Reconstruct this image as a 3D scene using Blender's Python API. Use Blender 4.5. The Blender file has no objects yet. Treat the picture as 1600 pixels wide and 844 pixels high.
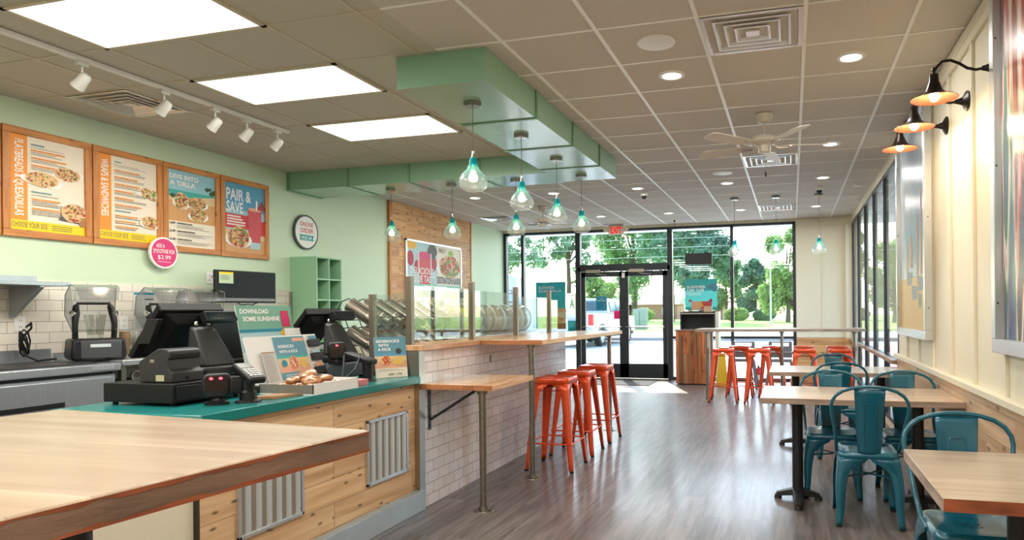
import bpy, bmesh, math, random
from mathutils import Vector, Matrix
S = bpy.context.scene
COL = S.collection
PI = math.pi
random.seed(7)

# ------------------------------------------------------------------ camera
HC, CE, SO = 1.345, 3.049, 2.834          # eye height, ceiling height, underside of the dropped beam
cd = bpy.data.cameras.new('camera'); cam = bpy.data.objects.new('camera', cd); COL.objects.link(cam)
F, CX, CY, YAW, ROLL = 1056.48, 948.96, 487.29, .2665, -.0096
cd.sensor_fit = 'HORIZONTAL'; cd.sensor_width = 36; cd.lens = 36 * F / 1600
cd.shift_x = (800 - CX) / 1600; cd.shift_y = (CY - 422) / 1600
cd.clip_start = .02; cd.clip_end = 600
fw = Vector((-math.sin(YAW), math.cos(YAW), 0)); rt = Vector((math.cos(YAW), math.sin(YAW), 0)); up = Vector((0, 0, 1))
r2 = rt * math.cos(ROLL) + up * math.sin(ROLL); u2 = -rt * math.sin(ROLL) + up * math.cos(ROLL)
cam.matrix_world = Matrix(((r2.x, u2.x, -fw.x, 0), (r2.y, u2.y, -fw.y, 0), (r2.z, u2.z, -fw.z, HC), (0, 0, 0, 1)))
S.camera = cam

# ------------------------------------------------------------------ exposure, sky, sun
S.view_settings.view_transform = 'Standard'; S.view_settings.look = 'None'
S.view_settings.exposure = 0.27; S.view_settings.gamma = 1.0
S.view_settings.use_curve_mapping = False
SKY, SUN, TROF, DOWN, TRACK = .85, 9.0, 5.2, 9.5, 5.5
wd = bpy.data.worlds.new('sky'); S.world = wd; wd.use_nodes = True
nt = wd.node_tree; nt.nodes.clear()
sk = nt.nodes.new('ShaderNodeTexSky'); sk.sky_type = 'NISHITA'; sk.sun_disc = False
sk.sun_elevation = math.radians(40); sk.sun_rotation = math.radians(-21); sk.air_density = 1.0; sk.dust_density = 1.0; sk.ozone_density = 1.0
bgn = nt.nodes.new('ShaderNodeBackground'); bgn.inputs[1].default_value = SKY
wo = nt.nodes.new('ShaderNodeOutputWorld')
nt.links.new(sk.outputs[0], bgn.inputs[0]); nt.links.new(bgn.outputs[0], wo.inputs[0])
sl = bpy.data.lights.new('sun', 'SUN'); sl.energy = SUN; sl.angle = math.radians(.6); sl.color = (1, .95, .86)
so = bpy.data.objects.new('sun', sl); COL.objects.link(so); so.location = (-5, 30, 20)
sd = Vector((math.sin(math.radians(21)) * math.cos(math.radians(40)), -math.cos(math.radians(21)) * math.cos(math.radians(40)), -math.sin(math.radians(40))))
so.rotation_euler = sd.to_track_quat('-Z', 'Y').to_euler()

# ------------------------------------------------------------------ materials
def C(r, g, b):
    f = lambda c: ((c / 255 + .055) / 1.055) ** 2.4 if c > 10 else c / 255 / 12.92
    return (f(r), f(g), f(b), 1)
MC = {}
def mat(name, col=(.5, .5, .5, 1), rough=.5, metal=0., emit=0, ecol=None, noise=0, nscale=30, bump=0, bscale=80, spec=None, coat=0, alpha=1, stretch=None):
    if name in MC: return MC[name]
    m = bpy.data.materials.new(name); m.use_nodes = True; t = m.node_tree; b = t.nodes['Principled BSDF']
    b.inputs['Base Color'].default_value = col; b.inputs['Roughness'].default_value = rough; b.inputs['Metallic'].default_value = metal
    if spec is not None: b.inputs['Specular IOR Level'].default_value = spec
    if coat: b.inputs['Coat Weight'].default_value = coat; b.inputs['Coat Roughness'].default_value = .12
    if alpha < 1: b.inputs['Alpha'].default_value = alpha
    if emit: b.inputs['Emission Color'].default_value = ecol or col; b.inputs['Emission Strength'].default_value = emit
    if noise or bump:
        tc = t.nodes.new('ShaderNodeTexCoord'); mp = t.nodes.new('ShaderNodeMapping'); t.links.new(tc.outputs['Object'], mp.inputs[0])
        if stretch: mp.inputs['Scale'].default_value = stretch
    if noise:
        n = t.nodes.new('ShaderNodeTexNoise'); n.inputs['Scale'].default_value = nscale; n.inputs['Detail'].default_value = 4
        t.links.new(mp.outputs[0], n.inputs[0])
        mr = t.nodes.new('ShaderNodeMapRange'); mr.inputs[1].default_value = .3; mr.inputs[2].default_value = .7
        mr.inputs[3].default_value = 1 - noise; mr.inputs[4].default_value = 1 + noise * .6
        t.links.new(n.outputs[0], mr.inputs[0])
        mx = t.nodes.new('ShaderNodeVectorMath'); mx.operation = 'SCALE'; mx.inputs[0].default_value = col[:3]
        t.links.new(mr.outputs[0], mx.inputs['Scale']); t.links.new(mx.outputs[0], b.inputs['Base Color'])
    if bump:
        n2 = t.nodes.new('ShaderNodeTexNoise'); n2.inputs['Scale'].default_value = bscale; t.links.new(mp.outputs[0], n2.inputs[0])
        bp = t.nodes.new('ShaderNodeBump'); bp.inputs['Strength'].default_value = bump; bp.inputs['Distance'].default_value = .002
        t.links.new(n2.outputs[0], bp.inputs['Height']); t.links.new(bp.outputs[0], b.inputs['Normal'])
    MC[name] = m; return m

def swz(t, uv):
    tc = t.nodes.new('ShaderNodeTexCoord'); sp = t.nodes.new('ShaderNodeSeparateXYZ'); cb = t.nodes.new('ShaderNodeCombineXYZ')
    t.links.new(tc.outputs['Object'], sp.inputs[0])
    for i, a in enumerate(uv): t.links.new(sp.outputs['xyz'.index(a)], cb.inputs[i])
    return cb
def wood(name, ca, cb_, uv='yz', plank=None, knots=0, rough=.5, gs=(1.2, 22), tint=(.8, 1.12), seam=.35, coat=0, vary=None, bump=.15, kden=4):
    """Wood with grain along u; optional planks (length, width)."""
    if name in MC: return MC[name]
    m = bpy.data.materials.new(name); m.use_nodes = True; t = m.node_tree; b = t.nodes['Principled BSDF']; L = t.links
    b.inputs['Roughness'].default_value = rough
    if coat: b.inputs['Coat Weight'].default_value = coat; b.inputs['Coat Roughness'].default_value = .15
    v = swz(t, uv)
    out = None
    if plank:
        br = t.nodes.new('ShaderNodeTexBrick'); br.offset = .37; br.offset_frequency = 2; br.squash = 1
        br.inputs['Scale'].default_value = 1; br.inputs['Mortar Size'].default_value = .0016; br.inputs['Mortar Smooth'].default_value = .2
        br.inputs['Brick Width'].default_value = plank[0]; br.inputs['Row Height'].default_value = plank[1]; br.inputs['Bias'].default_value = 0
        br.inputs['Color1'].default_value = (0, 0, 0, 1); br.inputs['Color2'].default_value = (1, 1, 1, 1); br.inputs['Mortar'].default_value = (.5, .5, .5, 1)
        L.new(v.outputs[0], br.inputs[0])
        sc = t.nodes.new('ShaderNodeVectorMath'); sc.operation = 'MULTIPLY_ADD'; sc.inputs[1].default_value = (7.3, 3.1, 5)
        L.new(br.outputs['Color'], sc.inputs[0]); L.new(v.outputs[0], sc.inputs[2]); vec = sc.outputs[0]
    else: vec = v.outputs[0]
    mp = t.nodes.new('ShaderNodeMapping'); mp.inputs['Scale'].default_value = (gs[0], gs[1], 1); L.new(vec, mp.inputs[0])
    n = t.nodes.new('ShaderNodeTexNoise'); n.inputs['Scale'].default_value = 1; n.inputs['Detail'].default_value = 6; n.inputs['Distortion'].default_value = .6
    L.new(mp.outputs[0], n.inputs[0])
    cr = t.nodes.new('ShaderNodeValToRGB'); e = cr.color_ramp.elements; e[0].position = .32; e[0].color = ca; e[1].position = .68; e[1].color = cb_
    L.new(n.outputs[0], cr.inputs[0]); col = cr.outputs[0]
    if knots:
        mp2 = t.nodes.new('ShaderNodeMapping'); mp2.inputs['Scale'].default_value = (kden * .6, kden * 1.5, 1); L.new(vec, mp2.inputs[0])
        vo = t.nodes.new('ShaderNodeTexVoronoi'); vo.voronoi_dimensions = '2D'; vo.inputs['Scale'].default_value = 1; L.new(mp2.outputs[0], vo.inputs[0])
        r = t.nodes.new('ShaderNodeMapRange'); r.inputs[1].default_value = .03; r.inputs[2].default_value = .11; r.inputs[3].default_value = 1 - knots; r.inputs[4].default_value = 1
        L.new(vo.outputs['Distance'], r.inputs[0])
        mm = t.nodes.new('ShaderNodeVectorMath'); mm.operation = 'SCALE'; L.new(col, mm.inputs[0]); L.new(r.outputs[0], mm.inputs['Scale']); col = mm.outputs[0]
    if plank:
        r = t.nodes.new('ShaderNodeMapRange'); r.inputs[3].default_value = tint[0]; r.inputs[4].default_value = tint[1]
        L.new(br.outputs['Color'], r.inputs[0])
        s2 = t.nodes.new('ShaderNodeMapRange'); s2.inputs[3].default_value = 1; s2.inputs[4].default_value = seam; L.new(br.outputs['Fac'], s2.inputs[0])
        mu = t.nodes.new('ShaderNodeMath'); mu.operation = 'MULTIPLY'; L.new(r.outputs[0], mu.inputs[0]); L.new(s2.outputs[0], mu.inputs[1])
        if vary:
            cr2 = t.nodes.new('ShaderNodeValToRGB'); cr2.color_ramp.interpolation = 'CONSTANT'
            els = cr2.color_ramp.elements
            while len(els) < len(vary): els.new(.5)
            for i, cc in enumerate(vary): els[i].position = i / len(vary); els[i].color = cc
            L.new(br.outputs['Color'], cr2.inputs[0])
            mx = t.nodes.new('ShaderNodeVectorMath'); mx.operation = 'MULTIPLY'; L.new(col, mx.inputs[0]); L.new(cr2.outputs[0], mx.inputs[1]); col = mx.outputs[0]
        mm = t.nodes.new('ShaderNodeVectorMath'); mm.operation = 'SCALE'; L.new(col, mm.inputs[0]); L.new(mu.outputs[0], mm.inputs['Scale']); col = mm.outputs[0]
    L.new(col, b.inputs['Base Color'])
    bp = t.nodes.new('ShaderNodeBump'); bp.inputs['Strength'].default_value = bump; bp.inputs['Distance'].default_value = .002
    L.new(n.outputs[0], bp.inputs['Height']); L.new(bp.outputs[0], b.inputs['Normal'])
    MC[name] = m; return m
def tiles(name, uv, w, h, col, grout, rough=.12, off=(0, 0)):
    m = bpy.data.materials.new(name); m.use_nodes = True; t = m.node_tree; b = t.nodes['Principled BSDF']; L = t.links
    v = swz(t, uv); mp = t.nodes.new('ShaderNodeMapping'); mp.inputs['Location'].default_value = (off[0], off[1], 0); L.new(v.outputs[0], mp.inputs[0])
    br = t.nodes.new('ShaderNodeTexBrick'); br.offset = .5; br.inputs['Scale'].default_value = 1; br.inputs['Mortar Size'].default_value = .0018; br.inputs['Mortar Smooth'].default_value = .15
    br.inputs['Brick Width'].default_value = w; br.inputs['Row Height'].default_value = h
    c2 = tuple(x * .9 for x in col[:3]) + (1,)
    br.inputs['Color1'].default_value = col; br.inputs['Color2'].default_value = c2; br.inputs['Mortar'].default_value = grout
    L.new(mp.outputs[0], br.inputs[0]); L.new(br.outputs['Color'], b.inputs['Base Color'])
    r = t.nodes.new('ShaderNodeMapRange'); r.inputs[3].default_value = rough; r.inputs[4].default_value = .8; L.new(br.outputs['Fac'], r.inputs[0]); L.new(r.outputs[0], b.inputs['Roughness'])
    n = t.nodes.new('ShaderNodeTexNoise'); n.inputs['Scale'].default_value = 9; L.new(v.outputs[0], n.inputs[0])
    ad = t.nodes.new('ShaderNodeMath'); ad.operation = 'MULTIPLY_ADD'; ad.inputs[1].default_value = -1.5; L.new(br.outputs['Fac'], ad.inputs[0]); L.new(n.outputs[0], ad.inputs[2])
    bp = t.nodes.new('ShaderNodeBump'); bp.inputs['Strength'].default_value = .35; bp.inputs['Distance'].default_value = .002
    L.new(ad.outputs[0], bp.inputs['Height']); L.new(bp.outputs[0], b.inputs['Normal'])
    MC[name] = m; return m
def glass(name, tint=(1, 1, 1, 1), refl=.08, rough=.0, grad=None, rmax=.6):
    """Thin glass: tinted transparency with a Fresnel gloss. grad=(z0, z1, colour at top) tints it towards the top."""
    m = bpy.data.materials.new(name); m.use_nodes = True; t = m.node_tree; t.nodes.clear(); L = t.links
    o = t.nodes.new('ShaderNodeOutputMaterial'); tr = t.nodes.new('ShaderNodeBsdfTransparent'); gl = t.nodes.new('ShaderNodeBsdfGlossy')
    tr.inputs[0].default_value = tint; gl.inputs['Roughness'].default_value = rough
    lw = t.nodes.new('ShaderNodeLayerWeight'); lw.inputs[0].default_value = .35
    mr = t.nodes.new('ShaderNodeMapRange'); mr.inputs[3].default_value = refl; mr.inputs[4].default_value = rmax
    L.new(lw.outputs['Facing'], mr.inputs[0]); mr.inputs[1].default_value = .3
    mx = t.nodes.new('ShaderNodeMixShader'); L.new(mr.outputs[0], mx.inputs[0]); L.new(tr.outputs[0], mx.inputs[1]); L.new(gl.outputs[0], mx.inputs[2])
    if grad:
        tc = t.nodes.new('ShaderNodeTexCoord'); sp = t.nodes.new('ShaderNodeSeparateXYZ'); L.new(tc.outputs['Object'], sp.inputs[0])
        cr = t.nodes.new('ShaderNodeValToRGB'); e = cr.color_ramp.elements; e[0].color = tint; e[1].color = grad[2]
        r = t.nodes.new('ShaderNodeMapRange'); r.inputs[1].default_value = grad[0]; r.inputs[2].default_value = grad[1]; L.new(sp.outputs[2], r.inputs[0])
        L.new(r.outputs[0], cr.inputs[0]); L.new(cr.outputs[0], tr.inputs[0])
        df = t.nodes.new('ShaderNodeBsdfTranslucent'); c3 = t.nodes.new('ShaderNodeValToRGB'); c3.color_ramp.elements[0].color = (.9, .9, .86, 1); c3.color_ramp.elements[1].color = grad[3]; L.new(r.outputs[0], c3.inputs[0]); L.new(c3.outputs[0], df.inputs[0])
        m2 = t.nodes.new('ShaderNodeMixShader'); r2_ = t.nodes.new('ShaderNodeMath'); r2_.operation = 'MULTIPLY_ADD'; r2_.inputs[1].default_value = .42; r2_.inputs[2].default_value = .14
        L.new(r.outputs[0], r2_.inputs[0]); L.new(r2_.outputs[0], m2.inputs[0]); L.new(mx.outputs[0], m2.inputs[1]); L.new(df.outputs[0], m2.inputs[2]); mx = m2
    L.new(mx.outputs[0], o.inputs[0])
    MC[name] = m; return m

mint = mat('mint_paint', C(204, 224, 194), .45, noise=.02, nscale=3)
cream = mat('cream_paint', C(226, 219, 196), .45)
white = mat('white_paint', C(232, 232, 228), .4)
beam_green = mat('beam_green_paint', C(132, 174, 146), .22, coat=.4)
ceil_r = mat('speckled_ceiling_tile', C(206, 199, 189), .95, noise=.14, nscale=140, bump=.4, bscale=220)
ceil_l = mat('smooth_ceiling_tile', C(190, 183, 168), .6)
grid_w = mat('white_grid_metal', C(240, 238, 232), .35)
grid_b = mat('beige_grid_metal', C(196, 186, 164), .4)
steel = mat('brushed_steel', C(176, 182, 186), .34, .7, noise=.08, nscale=6, stretch=(1, 40, 1))
steel2 = mat('satin_steel', C(176, 172, 160), .32, 1)
chrome = mat('polished_chrome', C(220, 220, 222), .08, 1)
pipe = mat('galvanised_pipe', C(150, 146, 136), .35, 1, noise=.2, nscale=30)
alu = mat('aluminium_frame', C(206, 210, 212), .28, .7)
black = mat('black_plastic', C(22, 22, 24), .42, spec=.35)
black2 = mat('matt_black_plastic', C(14, 14, 16), .6, spec=.3)
dark = mat('dark_bronze_metal', C(52, 46, 42), .4, .5)
blackm = mat('black_powder_coat', C(24, 25, 26), .42)
mull = mat('dark_window_frame', C(58, 62, 68), .35, .6)
rubber = mat('black_rubber', C(18, 18, 18), .8)
greencounter = mat('green_laminate', C(28, 122, 118), .22, noise=.05, nscale=60)
teal = mat('teal_enamel', C(5, 94, 116), .3, .1, noise=.05, nscale=12, coat=.5)
orange = mat('orange_red_enamel', C(236, 84, 36), .3, .2, noise=.05, nscale=12, coat=.4)
gw = wood('whitewashed_table_top', C(176, 148, 122), C(216, 196, 170), 'xy', (2.6, .085), 0, .3, (1.0, 26), (.86, 1.1), .8, coat=.25)
gwv = wood('pale_table_top', C(160, 138, 114), C(188, 168, 144), 'xy', (2.6, .11), 0, .28, (1.0, 18), (.93, 1.05), .85, coat=.3)
edge = mat('worn_table_edge', C(168, 146, 130), .55, noise=.35, nscale=5, bump=.3, bscale=40, stretch=(1, 1, 6))
edge2 = mat('red_brown_worn_edge', C(140, 72, 42), .5, noise=.5, nscale=7, stretch=(1, 1, 5))
butcher = wood('butcher_block_top', C(190, 140, 98), C(224, 180, 136), 'yx', (.5, .05), 0, .22, (2, 40), (.86, 1.1), .8, coat=.4)
butcher_e = wood('butcher_block_edge', C(196, 146, 100), C(228, 184, 138), 'yz', (.6, .2), 0, .35, (2, 50), (.9, 1.08), .9)
butcher_f = wood('butcher_block_end', C(158, 100, 62), C(190, 130, 88), 'xz', (.08, .2), 0, .35, (2, 50), (.85, 1.1), .8)
pine = wood('knotty_pine_planks', C(198, 154, 108), C(234, 200, 156), 'yz', (1.9, .14), .8, .45, (1.3, 16), (.88, 1.08), .3, kden=7)
pine_b = wood('knotty_pine_wall_planks', C(190, 134, 84), C(226, 176, 122), 'yz', (.55, .139), .75, .5, (1.6, 18), (.8, 1.12), .35)
pine_x = wood('knotty_pine_front_planks', C(184, 128, 76), C(226, 176, 122), 'xz', (1.9, .14), .7, .5, (1.3, 16), (.84, 1.1), .4)
pine_w = wood('greyed_pine_wainscot', C(178, 142, 106), C(214, 184, 150), 'yz', (1.4, .16), .6, .5, (1.3, 18), (.84, 1.1), .4)
framewood = wood('orange_pine_frame', C(176, 104, 46), C(212, 146, 78), 'yz', None, .5, .4, (2.5, 30), kden=6)
framewood_v = wood('orange_pine_frame_upright', C(176, 104, 46), C(212, 146, 78), 'zy', None, .5, .4, (2.5, 30), kden=6)
capwood = wood('brown_wood_cap', C(160, 106, 66), C(190, 140, 96), 'xz', None, 0, .4, (2, 40))
reclaimed = wood('reclaimed_mixed_planks', C(120, 70, 40), C(205, 150, 105), 'zx', (.9, .085), .5, .5, (1.3, 24), (.8, 1.15), .3,
                 vary=[(1, .8, .6, 1), (1.0, .62, .42, 1), (.45, .42, .4, 1), (1.15, .7, .45, 1), (.8, .75, .7, 1)])
floor_m = wood('grey_brown_vinyl_planks', C(80, 72, 68), C(124, 116, 112), 'yx', (1.22, .152), 0, .42, (2.2, 26), (.74, 1.2), .6, bump=.08, coat=.35)
tile_c = tiles('counter_subway_tile', 'yz', .152, .0775, C(226, 222, 220), C(110, 104, 100), .1, (.03, -.0))
tile_w = tiles('wall_subway_tile', 'yz', .205, .0865, C(228, 220, 206), C(104, 96, 84), .18, (0, -.012))
pane = glass('window_glass', (.95, .98, .97, 1), .04)
pane2 = glass('side_window_glass', (.93, .97, .97, 1), .04)
sneeze = glass('sneeze_guard_glass', (.9, .96, .94, 1), .07)
clearp = glass('clear_plastic', (.92, .93, .91, 1), .10, .1, (50, 51, (.92, .93, .91, 1), (.8, .8, .76, 1)))
smoke = glass('smoky_clear_plastic', (.84, .86, .87, 1), .06, .1)
bulbm = mat('lit_bulb', (1, .8, .5, 1), .4, emit=5, ecol=(1, .82, .55, 1))
panelm = mat('lit_light_panel', (1, 1, 1, 1), .4, emit=1.15, ecol=(1, .97, .88, 1))
downm = mat('lit_downlight', (1, 1, 1, 1), .4, emit=6, ecol=(1, .95, .88, 1))
copper = mat('copper_inside', C(130, 74, 52), .5, .6)
bronze = mat('oil_rubbed_bronze', C(34, 26, 22), .38, .6)
paper = mat('white_paper', C(232, 230, 224), .6)

# ------------------------------------------------------------------ mesh builder
TXT = {}
def text_geo(s, bold=0.0):
    k = (s, bold)
    if k in TXT: return TXT[k]
    cu = bpy.data.curves.new('t', 'FONT'); cu.body = s; cu.resolution_u = 3; cu.offset = bold
    ob = bpy.data.objects.new('t', cu); me = ob.to_mesh()
    vs = [v.co.copy() for v in me.vertices]; fs = [tuple(p.vertices) for p in me.polygons]
    ob.to_mesh_clear(); bpy.data.objects.remove(ob); bpy.data.curves.remove(cu)
    TXT[k] = (vs, fs); return TXT[k]
class MB:
    def __init__(s, m=None): s.v = []; s.f = []; s.mi = []; s.ms = []; s.m = m; s.xf = None
    def idx(s, m):
        m = m or s.m
        if m not in s.ms: s.ms.append(m)
        return s.ms.index(m)
    def add(s, vs, fs, m=None):
        n = len(s.v); i = s.idx(m)
        for p in vs:
            p = Vector(p); s.v.append(s.xf @ p if s.xf else p)
        for f in fs: s.f.append(tuple(a + n for a in f)); s.mi.append(i)
        return s
    def box(s, x0, x1, y0, y1, z0, z1, m=None):
        v = [(x, y, z) for x in (x0, x1) for y in (y0, y1) for z in (z0, z1)]
        return s.add(v, [(0, 1, 3, 2), (4, 6, 7, 5), (0, 4, 5, 1), (2, 3, 7, 6), (0, 2, 6, 4), (1, 5, 7, 3)], m)
    def bxc(s, c, d, m=None): return s.box(c[0] - d[0] / 2, c[0] + d[0] / 2, c[1] - d[1] / 2, c[1] + d[1] / 2, c[2] - d[2] / 2, c[2] + d[2] / 2, m)
    def hexa(s, a, b, m=None):
        """a and b: two quads (4 points each), joined."""
        return s.add(list(a) + list(b), [(3, 2, 1, 0), (4, 5, 6, 7)] + [(i, (i + 1) % 4, 4 + (i + 1) % 4, 4 + i) for i in range(4)], m)
    def tube(s, pts, r, n=8, m=None, cap=True):
        pts = [Vector(p) for p in pts]; rs = r if isinstance(r, (list, tuple)) else [r] * len(pts)
        vs = []; fs = []; pu = None
        for i, p in enumerate(pts):
            d = ((pts[min(i + 1, len(pts) - 1)] - p).normalized() + (p - pts[max(i - 1, 0)]).normalized())
            if d.length < 1e-6: d = Vector((0, 0, 1))
            d.normalize()
            if pu is None: pu = d.orthogonal().normalized()
            else:
                pu = pu - d * pu.dot(d); pu = pu.normalized() if pu.length > 1e-5 else d.orthogonal().normalized()
            w = d.cross(pu)
            for k in range(n):
                a = 2 * PI * k / n; vs.append(p + (pu * math.cos(a) + w * math.sin(a)) * rs[i])
        for i in range(len(pts) - 1):
            for k in range(n): fs.append((i * n + k, i * n + (k + 1) % n, (i + 1) * n + (k + 1) % n, (i + 1) * n + k))
        if cap: fs.append(tuple(reversed(range(n)))); fs.append(tuple((len(pts) - 1) * n + k for k in range(n)))
        return s.add(vs, fs, m)
    def cyl(s, p0, p1, r0, r1=None, n=16, m=None): return s.tube([p0, p1], [r0, r0 if r1 is None else r1], n, m)
    def lathe(s, prof, c=(0, 0, 0), n=24, m=None, ax=None, cap=False):
        """prof = [(radius, height)...] turned about ax (default z)."""
        q = Vector((0, 0, 1)).rotation_difference(Vector(ax)).to_matrix() if ax else Matrix.Identity(3)
        c = Vector(c); vs = []; fs = []
        for r, z in prof:
            for k in range(n):
                a = 2 * PI * k / n; vs.append(c + q @ Vector((r * math.cos(a), r * math.sin(a), z)))
        for i in range(len(prof) - 1):
            for k in range(n): fs.append((i * n + k, i * n + (k + 1) % n, (i + 1) * n + (k + 1) % n, (i + 1) * n + k))
        if cap: fs.append(tuple(reversed(range(n)))); fs.append(tuple((len(prof) - 1) * n + k for k in range(n)))
        return s.add(vs, fs, m)
    def ell(s, c, r, m=None, n=12, k=8, rot=None):
        vs = []; fs = []; c = Vector(c)
        for i in range(k + 1):
            t = PI * i / k
            for j in range(n):
                a = 2 * PI * j / n; p = Vector((r[0] * math.sin(t) * math.cos(a), r[1] * math.sin(t) * math.sin(a), r[2] * math.cos(t)))
                vs.append(c + (rot @ p if rot else p))
        for i in range(k):
            for j in range(n): fs.append((i * n + j, (i + 1) * n + j, (i + 1) * n + (j + 1) % n, i * n + (j + 1) % n))
        return s.add(vs, fs, m)
    def prism(s, poly, o, u, v, d, m=None):
        """2-D polygon in the plane (o, u, v) pushed along vector d."""
        o, u, v, d = Vector(o), Vector(u), Vector(v), Vector(d); n = len(poly)
        a = [o + u * x + v * y for x, y in poly]; b = [p + d for p in a]
        return s.add(a + b, [tuple(reversed(range(n))), tuple(range(n, 2 * n))] + [(i, (i + 1) % n, n + (i + 1) % n, n + i) for i in range(n)], m)
    def strip(s, A, B, m=None):
        n = len(A); return s.add(list(A) + list(B), [(i, i + 1, n + i + 1, n + i) for i in range(n - 1)], m)
    def build(s, name, parent=None, label=None, cat=None, group=None, kind=None, bevel=0, w=True, smooth=35, solid=0, sub=0):
        off = Vector((0, 0, 0)); q = parent
        if w:
            while q is not None: off += q.location; q = q.parent
        own = Vector((0, 0, 0))
        if parent is None and w and cat and kind is None:
            xs = [p.x for p in s.v]; ys = [p.y for p in s.v]; own = Vector(((min(xs) + max(xs)) / 2, (min(ys) + max(ys)) / 2, min(p.z for p in s.v)))
        me = bpy.data.meshes.new(name); me.from_pydata([p - off - own for p in s.v], [], s.f)
        for m in s.ms: me.materials.append(m)
        me.polygons.foreach_set('material_index', s.mi)
        bm = bmesh.new(); bm.from_mesh(me); (bmesh.ops.remove_doubles(bm, verts=bm.verts, dist=1e-5) if solid else None); bmesh.ops.recalc_face_normals(bm, faces=bm.faces); bm.to_mesh(me); bm.free()
        if smooth:
            me.polygons.foreach_set('use_smooth', [True] * len(me.polygons)); me.set_sharp_from_angle(angle=math.radians(smooth))
        o = bpy.data.objects.new(name, me); COL.objects.link(o); o.location = own
        if parent: o.parent = parent
        tagp(o, label, cat, group, kind)
        if sub:
            md = o.modifiers.new('sub', 'SUBSURF'); md.levels = md.render_levels = sub
        if solid:
            md = o.modifiers.new('solid', 'SOLIDIFY'); md.thickness = solid; md.offset = 0
        if bevel:
            md = o.modifiers.new('bevel', 'BEVEL'); md.width = bevel; md.segments = 2; md.limit_method = 'ANGLE'; md.angle_limit = math.radians(40)
        return o
def tagp(o, label=None, cat=None, group=None, kind=None):
    if label: o['label'] = label
    if cat: o['category'] = cat
    if group: o['group'] = group
    if kind: o['kind'] = kind
def thing(name, label, cat, loc=(0, 0, 0), rz=0, group=None):
    o = bpy.data.objects.new(name, None); COL.objects.link(o); o.empty_display_size = .1
    o.location = loc; o.rotation_euler = (0, 0, rz); tagp(o, label, cat, group); return o
def dup(root, loc, rz=0, label=None, group=None):
    r = root.copy(); COL.objects.link(r); r.location = loc; r.rotation_euler = (0, 0, rz)
    if label: r['label'] = label
    if group: r['group'] = group
    for ch in list(root.children):
        c = ch.copy(); COL.objects.link(c); c.parent = r
        for g in list(ch.children):
            d = g.copy(); COL.objects.link(d); d.parent = c
    return r
def struct(name, mb, **k): return mb.build(name, kind='structure', **k)

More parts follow.
